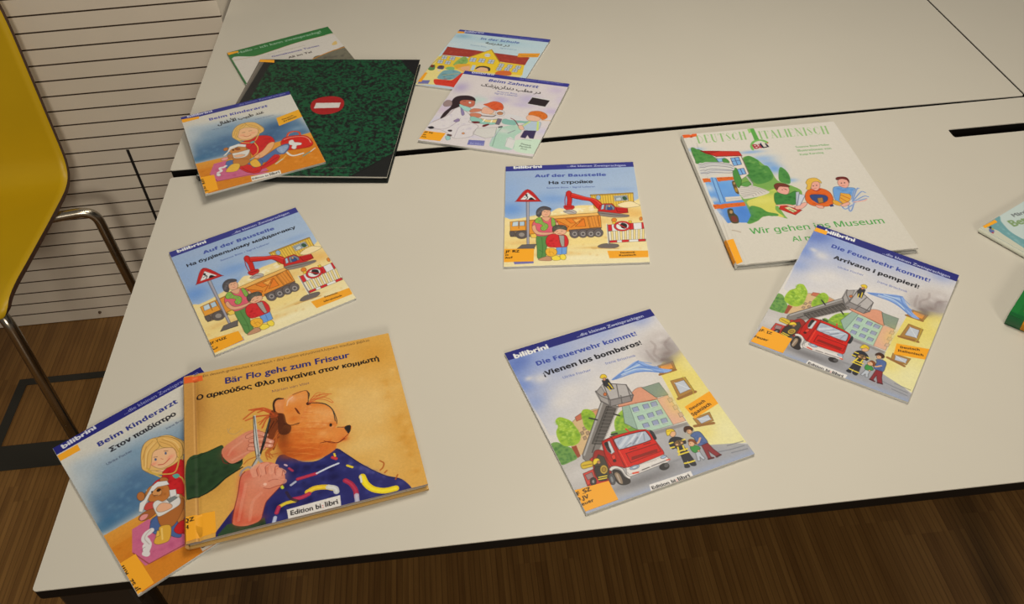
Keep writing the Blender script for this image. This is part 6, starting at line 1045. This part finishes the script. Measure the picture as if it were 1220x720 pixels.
ART['SC'] = [
('f',(190,206,206)), ('b',(91,116),97,49,(140,176,190),0.8), ('b',(520,147),259,49,(160,192,200),0.8), ('b',(827,154),130,49,(186,206,208),0.7), ('b',(17,285),97,49,(204,212,208),0.8), ('b',(365,219),97,23,(206,214,208),0.7), ('g',(-27,506,907,487,944,673,779,911,1,997,-19,769),(226,204,120),(230,206,120),(24,559,201,919),0,1,0), 
('p',(-14,827,2,665,130,700,242,756,283,939,20,986),(228,208,130),0,1,1), ('p',(31,483,904,479,948,653,22,705),(226,190,60),0,1,0), ('l',(-4,678,33,486),10,(190,160,80),1,0), ('p',(17,332,908,354,911,486,632,477,526,337,421,349,312,462,27,479),(160,60,48),0,1,0), ('l',(17,332,908,354),5,(120,40,36),1,0), ('d',(30,339,905,359,900,468,615,464,224,458,46,476),50,15,(190,84,64),0.4,71), 
('p',(313,465,480,291,648,486,667,671,379,690,332,560),(230,192,50),0,1,0), ('l',(313,465,480,291,648,486),10,(170,130,40),1,0), ('p',(335,465,397,466,407,533,344,533),(184,192,196),0,1,0), ('l',(366,465,376,533),5,(120,120,130),1,0), ('l',(340,499,401,498),5,(120,120,130),1,0), ('l',(335,465,397,466,407,533,344,533,335,465),3,(130,110,70),1,0), 
('p',(428,460,489,460,498,527,436,527),(184,192,196),0,1,0), ('l',(458,460,467,527),5,(120,120,130),1,0), ('l',(432,494,493,492),5,(120,120,130),1,0), ('l',(428,460,489,460,498,527,436,527,428,460),3,(130,110,70),1,0), ('p',(528,461,588,461,597,528,535,528),(184,192,196),0,1,0), ('l',(558,461,566,528),5,(120,120,130),1,0), ('l',(531,494,591,493),5,(120,120,130),1,0), 
('l',(528,461,588,461,597,528,535,528,528,461),3,(130,110,70),1,0), ('p',(40,489,93,490,104,547,49,548),(184,192,196),0,1,0), ('l',(66,489,76,547),5,(120,120,130),1,0), ('l',(44,519,98,517),5,(120,120,130),1,0), ('l',(40,489,93,490,104,547,49,548,40,489),3,(130,110,70),1,0), ('p',(127,489,180,489,190,547,136,547),(184,192,196),0,1,0), ('l',(153,489,163,547),5,(120,120,130),1,0), 
('l',(131,518,184,517),5,(120,120,130),1,0), ('l',(127,489,180,489,190,547,136,547,127,489),3,(130,110,70),1,0), ('p',(33,565,86,565,97,622,42,623),(184,192,196),0,1,0), ('l',(60,565,70,622),5,(120,120,130),1,0), ('l',(38,594,91,592),5,(120,120,130),1,0), ('l',(33,565,86,565,97,622,42,623,33,565),3,(130,110,70),1,0), ('p',(114,566,167,566,177,623,123,623),(184,192,196),0,1,0), 
('l',(140,566,150,623),5,(120,120,130),1,0), ('l',(119,594,171,593),5,(120,120,130),1,0), ('l',(114,566,167,566,177,623,123,623,114,566),3,(130,110,70),1,0), ('p',(656,504,706,505,713,560,661,561),(184,192,196),0,1,0), ('l',(681,504,687,561),5,(120,120,130),1,0), ('l',(658,533,709,531),5,(120,120,130),1,0), ('l',(656,504,706,505,713,560,661,561,656,504),3,(130,110,70),1,0), 
('p',(745,507,795,507,801,563,750,563),(184,192,196),0,1,0), ('l',(770,507,776,563),5,(120,120,130),1,0), ('l',(748,535,798,533),5,(120,120,130),1,0), ('l',(745,507,795,507,801,563,750,563,745,507),3,(130,110,70),1,0), ('p',(832,505,882,506,888,561,837,561),(184,192,196),0,1,0), ('l',(857,505,862,561),5,(120,120,130),1,0), ('l',(835,533,884,532),5,(120,120,130),1,0), 
('l',(832,505,882,506,888,561,837,561,832,505),3,(130,110,70),1,0), ('p',(658,567,708,567,715,623,664,623),(184,192,196),0,1,0), ('l',(683,567,689,623),5,(120,120,130),1,0), ('l',(661,595,711,594),5,(120,120,130),1,0), ('l',(658,567,708,567,715,623,664,623,658,567),3,(130,110,70),1,0), ('p',(739,563,788,563,795,618,744,619),(184,192,196),0,1,0), ('l',(764,563,769,619),5,(120,120,130),1,0), 
('l',(741,591,791,589),5,(120,120,130),1,0), ('l',(739,563,788,563,795,618,744,619,739,563),3,(130,110,70),1,0), ('p',(822,562,872,562,878,617,827,618),(184,192,196),0,1,0), ('l',(847,562,852,617),5,(120,120,130),1,0), ('l',(825,590,874,588),5,(120,120,130),1,0), ('l',(822,562,872,562,878,617,827,618,822,562),3,(130,110,70),1,0), 
('p',(510,390,512,405,506,418,493,424,477,423,461,415,451,402,449,386,455,374,468,367,484,368,500,377),(206,206,200),0,1,1), ('l',(451,402,513,394),5,(120,120,120),1,0), ('p',(215,623,228,519,263,463,318,502,337,571,276,623),(140,172,92),0,1,1), ('d',(226,621,283,480,332,560),16,13,(104,144,70),0.5,72), ('p',(169,700,185,661,245,661,255,707),(130,176,110),0,1,1), 
('p',(0,734,-4,678,36,658,68,732,35,755),(90,130,76),0,1,1), ('p',(41,678,43,689,40,699,31,704,20,703,8,696,0,686,-3,674,1,665,9,660,21,661,32,667),(120,50,40),0,1,1), ('p',(86,709,86,661,135,659,148,712),(84,76,104),0,1,1), ('p',(134,739,135,744,132,749,126,752,119,752,112,749,108,744,107,738,110,733,116,731,123,731,130,734),(210,190,180),0,1,1), 
('p',(127,669,129,677,126,684,119,688,111,687,102,683,96,675,94,666,97,659,103,655,112,656,121,661),(90,60,60),0,1,1), ('p',(232,632,253,600,333,588,384,594,412,683,366,712,292,684),(226,172,96),0,1,1), ('p',(235,639,245,609,329,580,389,589,337,623,301,650,278,678),(222,162,56),0,1,1), ('p',(310,644,381,614,409,676,357,694),(226,170,124),0,1,1), ('p',(372,699,428,719,405,747),(230,200,60),0,1,1), 
('p',(156,851,154,774,178,722,264,701,333,719,360,752,328,836,273,870,190,871),(120,160,162),0,1,1), ('d',(158,832,222,713,341,737,290,855),16,15,(84,124,130),0.5,73), ('l',(194,805,333,746),8,(190,170,110),1,1), ('p',(144,904,157,878,296,869,328,836,355,741,391,742,417,874,391,969,253,976,186,959),(210,62,44),0,1,1), ('d',(160,908,368,770,385,956),14,15,(176,40,30),0.4,74), 
('p',(462,646,468,605,548,585,602,614,600,653,517,678),(224,174,128),0,1,1), ('p',(462,650,466,601,521,579,587,593,612,636,600,653,571,612,498,607),(70,62,54),0,1,1), ('p',(677,669,706,625,805,612,837,675,711,693),(206,104,52),0,1,1), ('p',(404,586,439,583,456,674,420,674),(180,196,204),0,1,0), ('p',(132,971,342,965,397,983,294,1012,10,1014),(186,196,200),0,1,1), 
('p',(11,927,109,907,117,966,11,984),(112,112,160),0,1,0), ('p',(772,303,986,261,988,331,786,370),(226,150,50),0,1,0), ('t','Deutsch Persisch',(816,343,959,316),(150,100,40),2,1), ('r',(0,0,1000,56),(64,68,140)), ('t','bilibrini',(71,43,277,28),(190,190,206),6,0.85), ('t','...die kleinen Zweisprachigen',(466,47,930,40),(120,124,176),1,0.9), 
('t','In der Schule',(289,137,710,137),(84,104,160),3,0.9,2), ('t','ﻪﺳﺭﺪﻣ ﺭﺩ',(372,201,631,208),(80,86,84),6,1.1), ('t','Susanne Böse',(233,261,410,267),(120,150,170),1,1), ('t','Sigrid Leberer',(553,256,734,256),(120,150,170),1,1), ('n',0.03,9,7), 
]
ART['DT'] = [
('f',(208,198,182)), ('p',(3,-22,308,-26,974,-34,1031,-3,1018,170,861,144,620,144,405,170,209,186,48,163,-29,142),(52,116,58),0,1,1), ('p',(0,-11,1007,-1,1016,164,863,141,944,45,56,102),(50,112,56),0,1,0), ('p',(9,120,211,178,408,163,621,140,863,141,1018,161,1022,409,1029,446,670,479,7,610,8,572),(208,198,182),0,1,1), 
('l',(0,150,48,163,210,182,407,166,621,140,863,141,1016,164),6,(176,140,90),0.7,1), ('p',(0,-11,11,147,13,590,-28,592,-27,101),(56,112,60),0,1,0), ('p',(669,482,786,456,903,432,1025,428,1030,652,1037,885,628,865),(116,110,90),0,1,1), ('l',(669,482,787,452,903,432,1027,429),13,(196,130,50),1,1), ('d',(687,492,1021,439,1041,676),30,18,(92,88,76),0.5,81), 
('p',(912,327,948,292,970,291,962,340,926,348),(214,180,110),0,1,1), ('t','Hallo – ich kann zweisprachig!',(87,67,905,75),(150,180,146),4,1), ('t','Gemeinsames Turnen',(348,278,798,300),(96,90,140),5,0.95), ('t','Ali im Tal',(476,369,699,374),(70,62,60),5,0.9), ('t','Susanne Böse und Sigrid Leberer',(326,219,692,229),(170,160,140),0,1), ('n',0.03,9,8), 
]
ART['GR'] = [
('f',(32,32,30)), ('marble',(24,66,42),(28,30,28),(34,86,52)), ('p',(-51,-17,36,-7,20,400,43,600,-64,601),(104,96,84),0,1,0), ('p',(36,-7,81,-7,69,421,51,620,14,520),(38,38,36),0,1,0), ('l',(14,-2,4,404),11,(128,118,104),0.6,0), ('p',(869,-15,1007,-14,1005,171),(30,30,30),0,1,0), ('p',(1004,816,765,1034,1015,1030),(34,34,32),0,1,0), ('l',(871,-1,999,158),4,(18,20,18),0.8,0), 
('l',(1005,820,807,1007),4,(18,20,18),0.8,0), ('p',(447,454,445,400,485,366,551,355,608,374,634,420,630,474,590,506,526,516,475,494),(160,36,36),0,1,1), ('p',(469,416,612,412,613,457,469,464),(206,196,184),0,1,0), ('t','Eine wunderbare Schatzkiste',(601,946,775,937),(120,130,104),1,0.9), ('n',0.05,14,9), 
]
ART['TE'] = [
('f',(190,200,188)), ('p',(17,-12,195,-5,159,51,115,161,110,266,120,323,29,406,31,327,44,184,61,89),(110,154,152),0,1,1), ('d',(119,28,96,156,68,324,38,321),30,9,(140,176,170),0.4,91), ('p',(17,-12,60,90,29,406,-54,470,-13,-2),(196,192,166),0,1,0), ('p',(30,95,19,97,11,92,9,82,12,70,20,59,30,52,41,50,49,55,52,65,48,77,40,88),(96,110,150),0,1,1), 
('p',(23,98,19,100,14,101,11,99,9,96,10,93,13,89,17,87,22,86,25,88,27,91,26,94),(170,60,70),0,1,1), ('p',(58,51,52,55,46,56,41,54,39,50,41,45,45,40,51,37,57,36,62,37,64,41,62,46),(60,44,40),0,1,1), ('p',(56,72,51,75,46,76,42,74,40,71,41,66,45,62,50,59,55,58,59,60,61,63,60,68),(170,160,70),0,1,1), ('t','Märchen',(267,74,437,120),(80,80,80),3,0.9), ('t','Bett',(179,142,320,182),(128,150,100),8,1), 
]
ART['GB'] = [
('f',(26,104,44)), ('r',(0,0,1000,60),(30,112,48)), ('p',(0,0,60,0,60,1000,0,1000),(20,84,40),0,0.8,0), ('l',(-81,5,-73,115),7,(110,130,70),0.8,0), ('n',0.05,12,11), 
]
LABELS = {
    'ES': (('library_label',(-2,875,193,887,190,988,1,989),(240,162,38),(('JF .SZ',(-19,907,83,903),9),('D.JV',(-15,932,53,933),8),('Feuer',(-16,958,66,958),9))),),
    'IT': (('library_label',(20,865,226,874,219,990,4,993),(240,162,38),(('JF. IZ',(11,903,97,898),10),('Feuer',(10,957,98,951),9))),('corner_label',(-6,27,86,26,90,58,-5,60),(240,162,38),())),
    'RU': (('library_label',(-3,842,211,848,206,961,-5,959),(240,162,38),(('JF RZ',(6,877,107,876),10),('JD',(7,904,31,903),9),('Auf',(7,930,61,927),10))),),
    'UA': (('library_label',(0,872,198,892,204,973,-3,985),(240,162,38),(('JF.YUZ',(-6,911,108,914),10),('JD',(-8,938,11,937),9),('Auf',(-7,962,37,960),10))),),
    'KA': (('library_label',(-4,804,113,813,107,984,-6,995),(240,162,38),(('Kin',(24,886,22,827),10),('JF AZ',(25,976,13,910),9))),('corner_label',(-3,32,154,47,151,76,-5,78),(240,162,38),())),
    'KG': (('library_label',(-9,811,91,813,96,993,-6,1004),(240,162,38),(('Kin',(14,880,15,830),11),('JF SZ',(20,984,18,915),9))),('corner_label',(-11,60,128,59,126,102,-10,101),(240,162,38),())),
    'BE': (('library_label',(-13,860,118,867,120,977,-10,988),(240,162,38),(('QZ',(-8,892,34,889),9),('H',(-6,926,12,925),8))),('corner_label',(-1,7,86,19,88,56,0,50),(226,96,40),())),
    'MU': (('library_label',(-8,840,41,833,38,986,-10,997),(240,162,38),()),('corner_label',(0,0,95,-5,88,25,-2,32),(226,96,40),())),
    'ZA': (('library_label',(-14,876,192,872,186,974,3,983),(240,162,38),(('JF PZ',(9,900,85,900),9),('JD',(9,932,37,932),9),('Zah',(9,958,52,958),9))),),
    'SC': (('library_label',(-47,799,28,799,38,952,-30,951),(240,162,38),()),('corner_label',(-7,39,71,34,79,62,-11,72),(240,162,38),())),
    'GR': (('corner_label',(1,2,93,8,100,34,2,26),(240,162,38),()),),
    'DT': (('corner_label',(1,-6,101,18,98,43,-6,47),(240,162,38),()),),
    'TE': (('corner_label',(25,-11,144,7,135,38,19,27),(240,162,38),()),),
    'GB': (('library_label',(152,91,157,130,-353,219,-290,154),(240,162,38),()),),
}
POSE = {
    'RU': ((0.05698, 1.0617, -0.10176, 0.18709, 0.22544), (0.0034, 0.0034, 0.0034, 0.0034)),
    'UA': ((-0.41145, 0.93543, 0.42904, 0.17986, 0.2246), (0.0034, 0.0034, 0.0034, 0.0034)),
    'ES': ((0.0216, 0.68583, 0.26019, 0.18701, 0.23207), (0.0034, 0.0034, 0.0034, 0.0034)),
    'KG': ((-0.47365, 0.61454, 0.61363, 0.17223, 0.22797), (0.0034, 0.0034, 0.0034, 0.0034)),
    'SC': ((0.01256, 1.5203, -0.42205, 0.17635, 0.20865), (0.0034, 0.0034, 0.0034, 0.0034)),
    'DT': ((-0.41619, 1.5096, 0.37931, 0.19377, 0.228), (0.0036, 0.0036, 0.0036, 0.0036)),
    'IT': ((0.44441, 0.84292, -0.66736, 0.17639, 0.22893), (0.0172, 0.0072, 0.0034, 0.0038)),
    'BE': ((-0.34257, 0.68739, 0.18679, 0.23434, 0.22369), (0.0173, 0.0106, 0.0106, 0.0173)),
    'MU': ((0.32786, 1.0935, -0.01191, 0.23216, 0.3022), (0.0085, 0.0085, 0.0085, 0.0085)),
    'ZA': ((0.01351, 1.3506, -0.40453, 0.18482, 0.2146), (0.0095, 0.0072, 0.0036, 0.005)),
    'GR': ((-0.34367, 1.44, -0.15852, 0.28455, 0.34663), (0.0195, 0.0145, 0.011, 0.016)),
    'KA': ((-0.44868, 1.2578, 0.32747, 0.17686, 0.22784), (0.02253, 0.02062, 0.01672, 0.01863)),
    'TE': ((0.65, 0.816, 0.49, 0.2, 0.17), (0.008, 0.008, 0.008, 0.008)),
    'GB': ((0.5994, 0.6535, 0.76, 0.095, 0.13), (0.0165, 0.0165, 0.0165, 0.0165)),
}

# ------------------------------------------------------------------ books
def book(name, label, group, pose, zs, thick, art, cell, hard=False, spine_col=(200, 194, 180), back_col=(200, 194, 182),
         labels=(), lift=None, page_col=None, board=0.0021, hinge=0.0, wrap=(), inset=0.003, edge=None):
    x0, y0, a, w, h = pose
    root = empty(name, label=label, cat='book', group=group,
                 mw=Matrix.Translation((x0, y0, TZ)) @ Matrix.Rotation(a, 4, 'Z'))
    z00, z10, z11, z01 = zs

    def zf(X, Y):                                    # height of the upper face; Y runs down the page
        s, t = X / w, Y / h
        z = z00 * (1 - s) * (1 - t) + z10 * s * (1 - t) + z11 * s * t + z01 * (1 - s) * t
        if lift is not None:
            z = lift(s, t)
        return z

    def sheet(nm, xa, xb, ya, yb, dz, th, m, col=None, side=(0.5, 0.5, 0.5), nx=30, ny=30, bend=None):
        X, Y = np.meshgrid(np.linspace(xa, xb, nx), np.linspace(ya, yb, ny))
        Z = zf(X, Y) + dz
        if bend is not None:
            Z = Z + bend(X)
        c = np.zeros((ny, nx, 3), np.float32)
        c[:] = (0.5, 0.5, 0.5) if col is None else col
        return link(nm, grid_mesh(nm, X, -Y, Z, th, c, side, lift is not None), m, root)

    cv = Canvas(w, h, cell).run(ART[art])
    pr = albedo(cv.img)
    ct = board if hard else 0.00035
    side = alb(back_col)
    groove = (lambda X: -0.0011 * np.exp(-((X - hinge) / 0.0022) ** 2)) if hinge else None
    if hard:
        o = inset
        X, Y = np.meshgrid(np.linspace(0, w, cv.nx), np.linspace(0, h, cv.ny))
        Z = zf(X, Y) + (groove(X) if groove else 0)
        link('front_cover', grid_mesh('front_cover', X, -Y, Z, ct, pr, pr[-3].mean(0) if edge is None else alb(edge)), M_PRINT, root)
        sheet('back_cover', 0, w, 0, h, -thick + ct, ct, M_PRINT, alb(back_col), side)
        sheet('page_block', 0.0015, w - o, o, h - o, -ct - 0.0001, thick - 2 * ct - 0.0002, M_PAPER)
        # rounded spine along the left edge
        bm = bmesh.new()
        rows = []
        for t in np.linspace(0, 1, 13):
            zt = float(zf(0.0, h * t))
            rows.append([bm.verts.new((0.0004 - (0.0026) * math.sin(math.pi * k / 8), -h * t, zt - 0.0002 - (thick - 0.0004) * k / 8)) for k in range(9)]
                        + [bm.verts.new((0.0012, -h * t, zt - thick + 0.0004)), bm.verts.new((0.0012, -h * t, zt - 0.0004))])
        n = len(rows[0])
        for r, q in zip(rows, rows[1:]):
            for k in range(n):
                bm.faces.new((r[k], q[k], q[(k + 1) % n], r[(k + 1) % n]))
        bm.faces.new(rows[0][::-1])
        bm.faces.new(rows[-1])
        bmesh.ops.recalc_face_normals(bm, faces=bm.faces)
        from_bm('spine', bm, mat('spine_%d_%d_%d' % spine_col, alb(spine_col), 0.45, noise=0.05, scale=90), root)
    else:
        X, Y = np.meshgrid(np.linspace(0, w, cv.nx), np.linspace(0, h, cv.ny))
        link('front_cover', grid_mesh('front_cover', X, -Y, zf(X, Y), ct, pr, side, lift is not None), M_PRINT, root)
        sheet('back_cover', 0, w, 0, h, -thick + ct, ct - 0.00005, M_PRINT, alb(back_col), side, nx=30 if lift is None else 90, ny=30 if lift is None else 90)
        sheet('page_block', 0.0003, w - 0.0001, 0.0001, h - 0.0001, -ct - (0.00005 if lift is None else 0.0003), thick - 2 * ct - (0.0001 if lift is None else 0.0006), M_PAPER,
              nx=30 if lift is None else 90, ny=30 if lift is None else 90)
        bm = bmesh.new()
        rows = []
        for t in np.linspace(0, 1, 25):
            zt = float(zf(0.0, h * t))
            rows.append([bm.verts.new((xx, -h * t, zt - zz)) for xx, zz in ((-0.0001, 0.0001), (-0.0004, 0.0006), (-0.0004, thick - 0.0006), (-0.0001, thick - 0.0001), (0.0005, thick - 0.0004), (0.0005, 0.0004))])
        for r, q in zip(rows, rows[1:]):
            for k in range(6):
                bm.faces.new((r[k], q[k], q[(k + 1) % 6], r[(k + 1) % 6]))
        bm.faces.new(rows[0][::-1])
        bm.faces.new(rows[-1])
        bmesh.ops.recalc_face_normals(bm, faces=bm.faces)
        from_bm('spine', bm, mat('spine_%d_%d_%d' % spine_col, alb(spine_col), 0.45, noise=0.05, scale=90), root)
    for nm, q, col, texts in labels:
        q = np.array(q, float).reshape(4, 2)
        q[:, 0] = np.clip(q[:, 0], 1, 999)
        q[:, 1] = np.clip(q[:, 1], 2, 997)
        lc = Canvas(w, h, 0.0005)
        lc.img[:] = col
        for s, pp, b in texts:
            p, r = lc.pts(pp)
            lc.text(humanist(s, True), p, r, (40, 30, 16), 3, 0.85)
        ww = np.linalg.norm((q[1] - q[0]) * (w, h)) / 1000
        hh = np.linalg.norm((q[3] - q[0]) * (w, h)) / 1000
        nx, ny = max(6, int(ww / 0.0005)), max(6, int(hh / 0.0005))
        S, T_ = np.meshgrid(np.linspace(0, 1, nx), np.linspace(0, 1, ny))
        Q = (q[0] * ((1 - S) * (1 - T_))[..., None] + q[1] * (S * (1 - T_))[..., None] + q[2] * (S * T_)[..., None] + q[3] * ((1 - S) * T_)[..., None]) / 1000
        ix = np.clip((Q[..., 0] * (lc.nx - 1)).round().astype(int), 0, lc.nx - 1)
        iy = np.clip((Q[..., 1] * (lc.ny - 1)).round().astype(int), 0, lc.ny - 1)
        X, Y = Q[..., 0] * w, Q[..., 1] * h
        Z = zf(X, Y) + 0.00022 + (groove(X) if groove else 0)
        link(nm, grid_mesh(nm, X, -Y, Z, 0.00016, albedo(lc.img[iy, ix]), alb(col)), M_LABEL, root)
    for nm, ya, yb, col in wrap:                     # the part of a label that runs round the spine
        bm = bmesh.new()
        ra, rb = [], []
        for k in range(9):
            for rr, t in ((ra, ya), (rb, yb)):
                rr.append((0.0003 - 0.0029 * math.sin(math.pi * k / 8), -h * t, float(zf(0.0, h * t)) + 0.0001 - (thick - 0.0002) * k / 8))
        va, vb = [bm.verts.new(p) for p in ra], [bm.verts.new(p) for p in rb]
        for k in range(8):
            bm.faces.new((va[k], va[k + 1], vb[k + 1], vb[k]))
        r = bmesh.ops.solidify(bm, geom=bm.faces[:], thickness=-0.0001)
        bmesh.ops.recalc_face_normals(bm, faces=bm.faces)
        from_bm(nm, bm, mat('label_%d_%d_%d' % col, alb(col), 0.45, noise=0.03, scale=60), root)
    return root


def softlift(s, t):                                  # the cover that rides up over the corner of the book under it
    e = 1 - 0.74 * s - 1.1 * t
    return 0.0035 + 0.0139 * np.log1p(np.exp(np.clip(e * 14, -40, 40))) / 14


def put(key, name, label, group, thick, art, cell, **kw):
    pose, zs = POSE[key]
    return book(name, label, group, pose, zs, thick, art, cell * CELL, labels=LABELS.get(key, ()), **kw)


CELL = 0.74
PB = 'thin bilingual picture books laid out on the tables'
put('DT', 'picture_book', 'green and white paperback at the back left corner, half under the dark marbled portfolio', PB, 0.0034, 'DT', 0.00105, spine_col=(70, 122, 70))
put('GR', 'sketchbook', 'large green and black marbled hardcover with red no-entry sign', None, 0.011, 'GR', 0.0011, hard=True, spine_col=(84, 78, 68), back_col=(30, 34, 30), inset=0.009, edge=(196, 186, 166), board=0.0018)
put('KA', 'picture_book', 'Arabic paperback with girl, toy bear and red doctor bag, lying on the marbled hardcover', PB, 0.0034, 'KA', 0.00095)
put('SC', 'picture_book', 'paperback with yellow schoolhouse and red roof, partly under the dentist book', PB, 0.0034, 'SC', 0.00105)
put('ZA', 'picture_book', 'pale lilac paperback showing a dentist in white coat, across the gap between tables', PB, 0.0034, 'ZA', 0.00095)
put('RU', 'picture_book', 'paperback with orange dump truck and short Russian title, lying straight at table centre', PB, 0.0034, 'RU', 0.0008)
put('UA', 'picture_book', 'paperback with orange dump truck and long Ukrainian title, lying tilted near left table edge', PB, 0.0034, 'UA', 0.0008)
put('MU', 'picture_book', 'white hardcover with green museum title and three reading children', None, 0.0085, 'MU', 0.00082, hard=True, spine_col=(186, 178, 160), back_col=(196, 188, 170), hinge=0.0125, wrap=(('library_label', 0.835, 0.985, (240, 162, 38)),))
put('IT', 'picture_book', 'Italian fire engine paperback with one corner resting on the white museum hardcover', PB, 0.0034, 'IT', 0.00068, lift=softlift)
put('ES', 'picture_book', 'Spanish fire engine paperback lying alone near the front table edge', PB, 0.0034, 'ES', 0.00066)
put('KG', 'picture_book', 'Greek paperback with girl and toy bear, overhanging the front left table corner', PB, 0.0034, 'KG', 0.00066)
put('BE', 'picture_book', 'orange-yellow hardcover with bear having its hair cut, lying partly on another book', None, 0.0105, 'BE', 0.0006, hard=True, spine_col=(196, 150, 84), back_col=(206, 160, 88), hinge=0.0125, wrap=(('library_label', 0.862, 0.985, (240, 162, 38)),))
put('TE', 'picture_book', 'pale teal hardcover cut off by the right edge of the photo, yellow corner sticker', None, 0.008, 'TE', 0.001, hard=True, spine_col=(196, 192, 166), back_col=(120, 96, 90))
put('GB', 'picture_book', 'thick dark green hardcover with yellow label, low at the right photo edge', None, 0.016, 'GB', 0.001, hard=True, spine_col=(22, 84, 42), back_col=(22, 84, 42), wrap=(('library_label', 0.13, 0.30, (240, 162, 38)),))
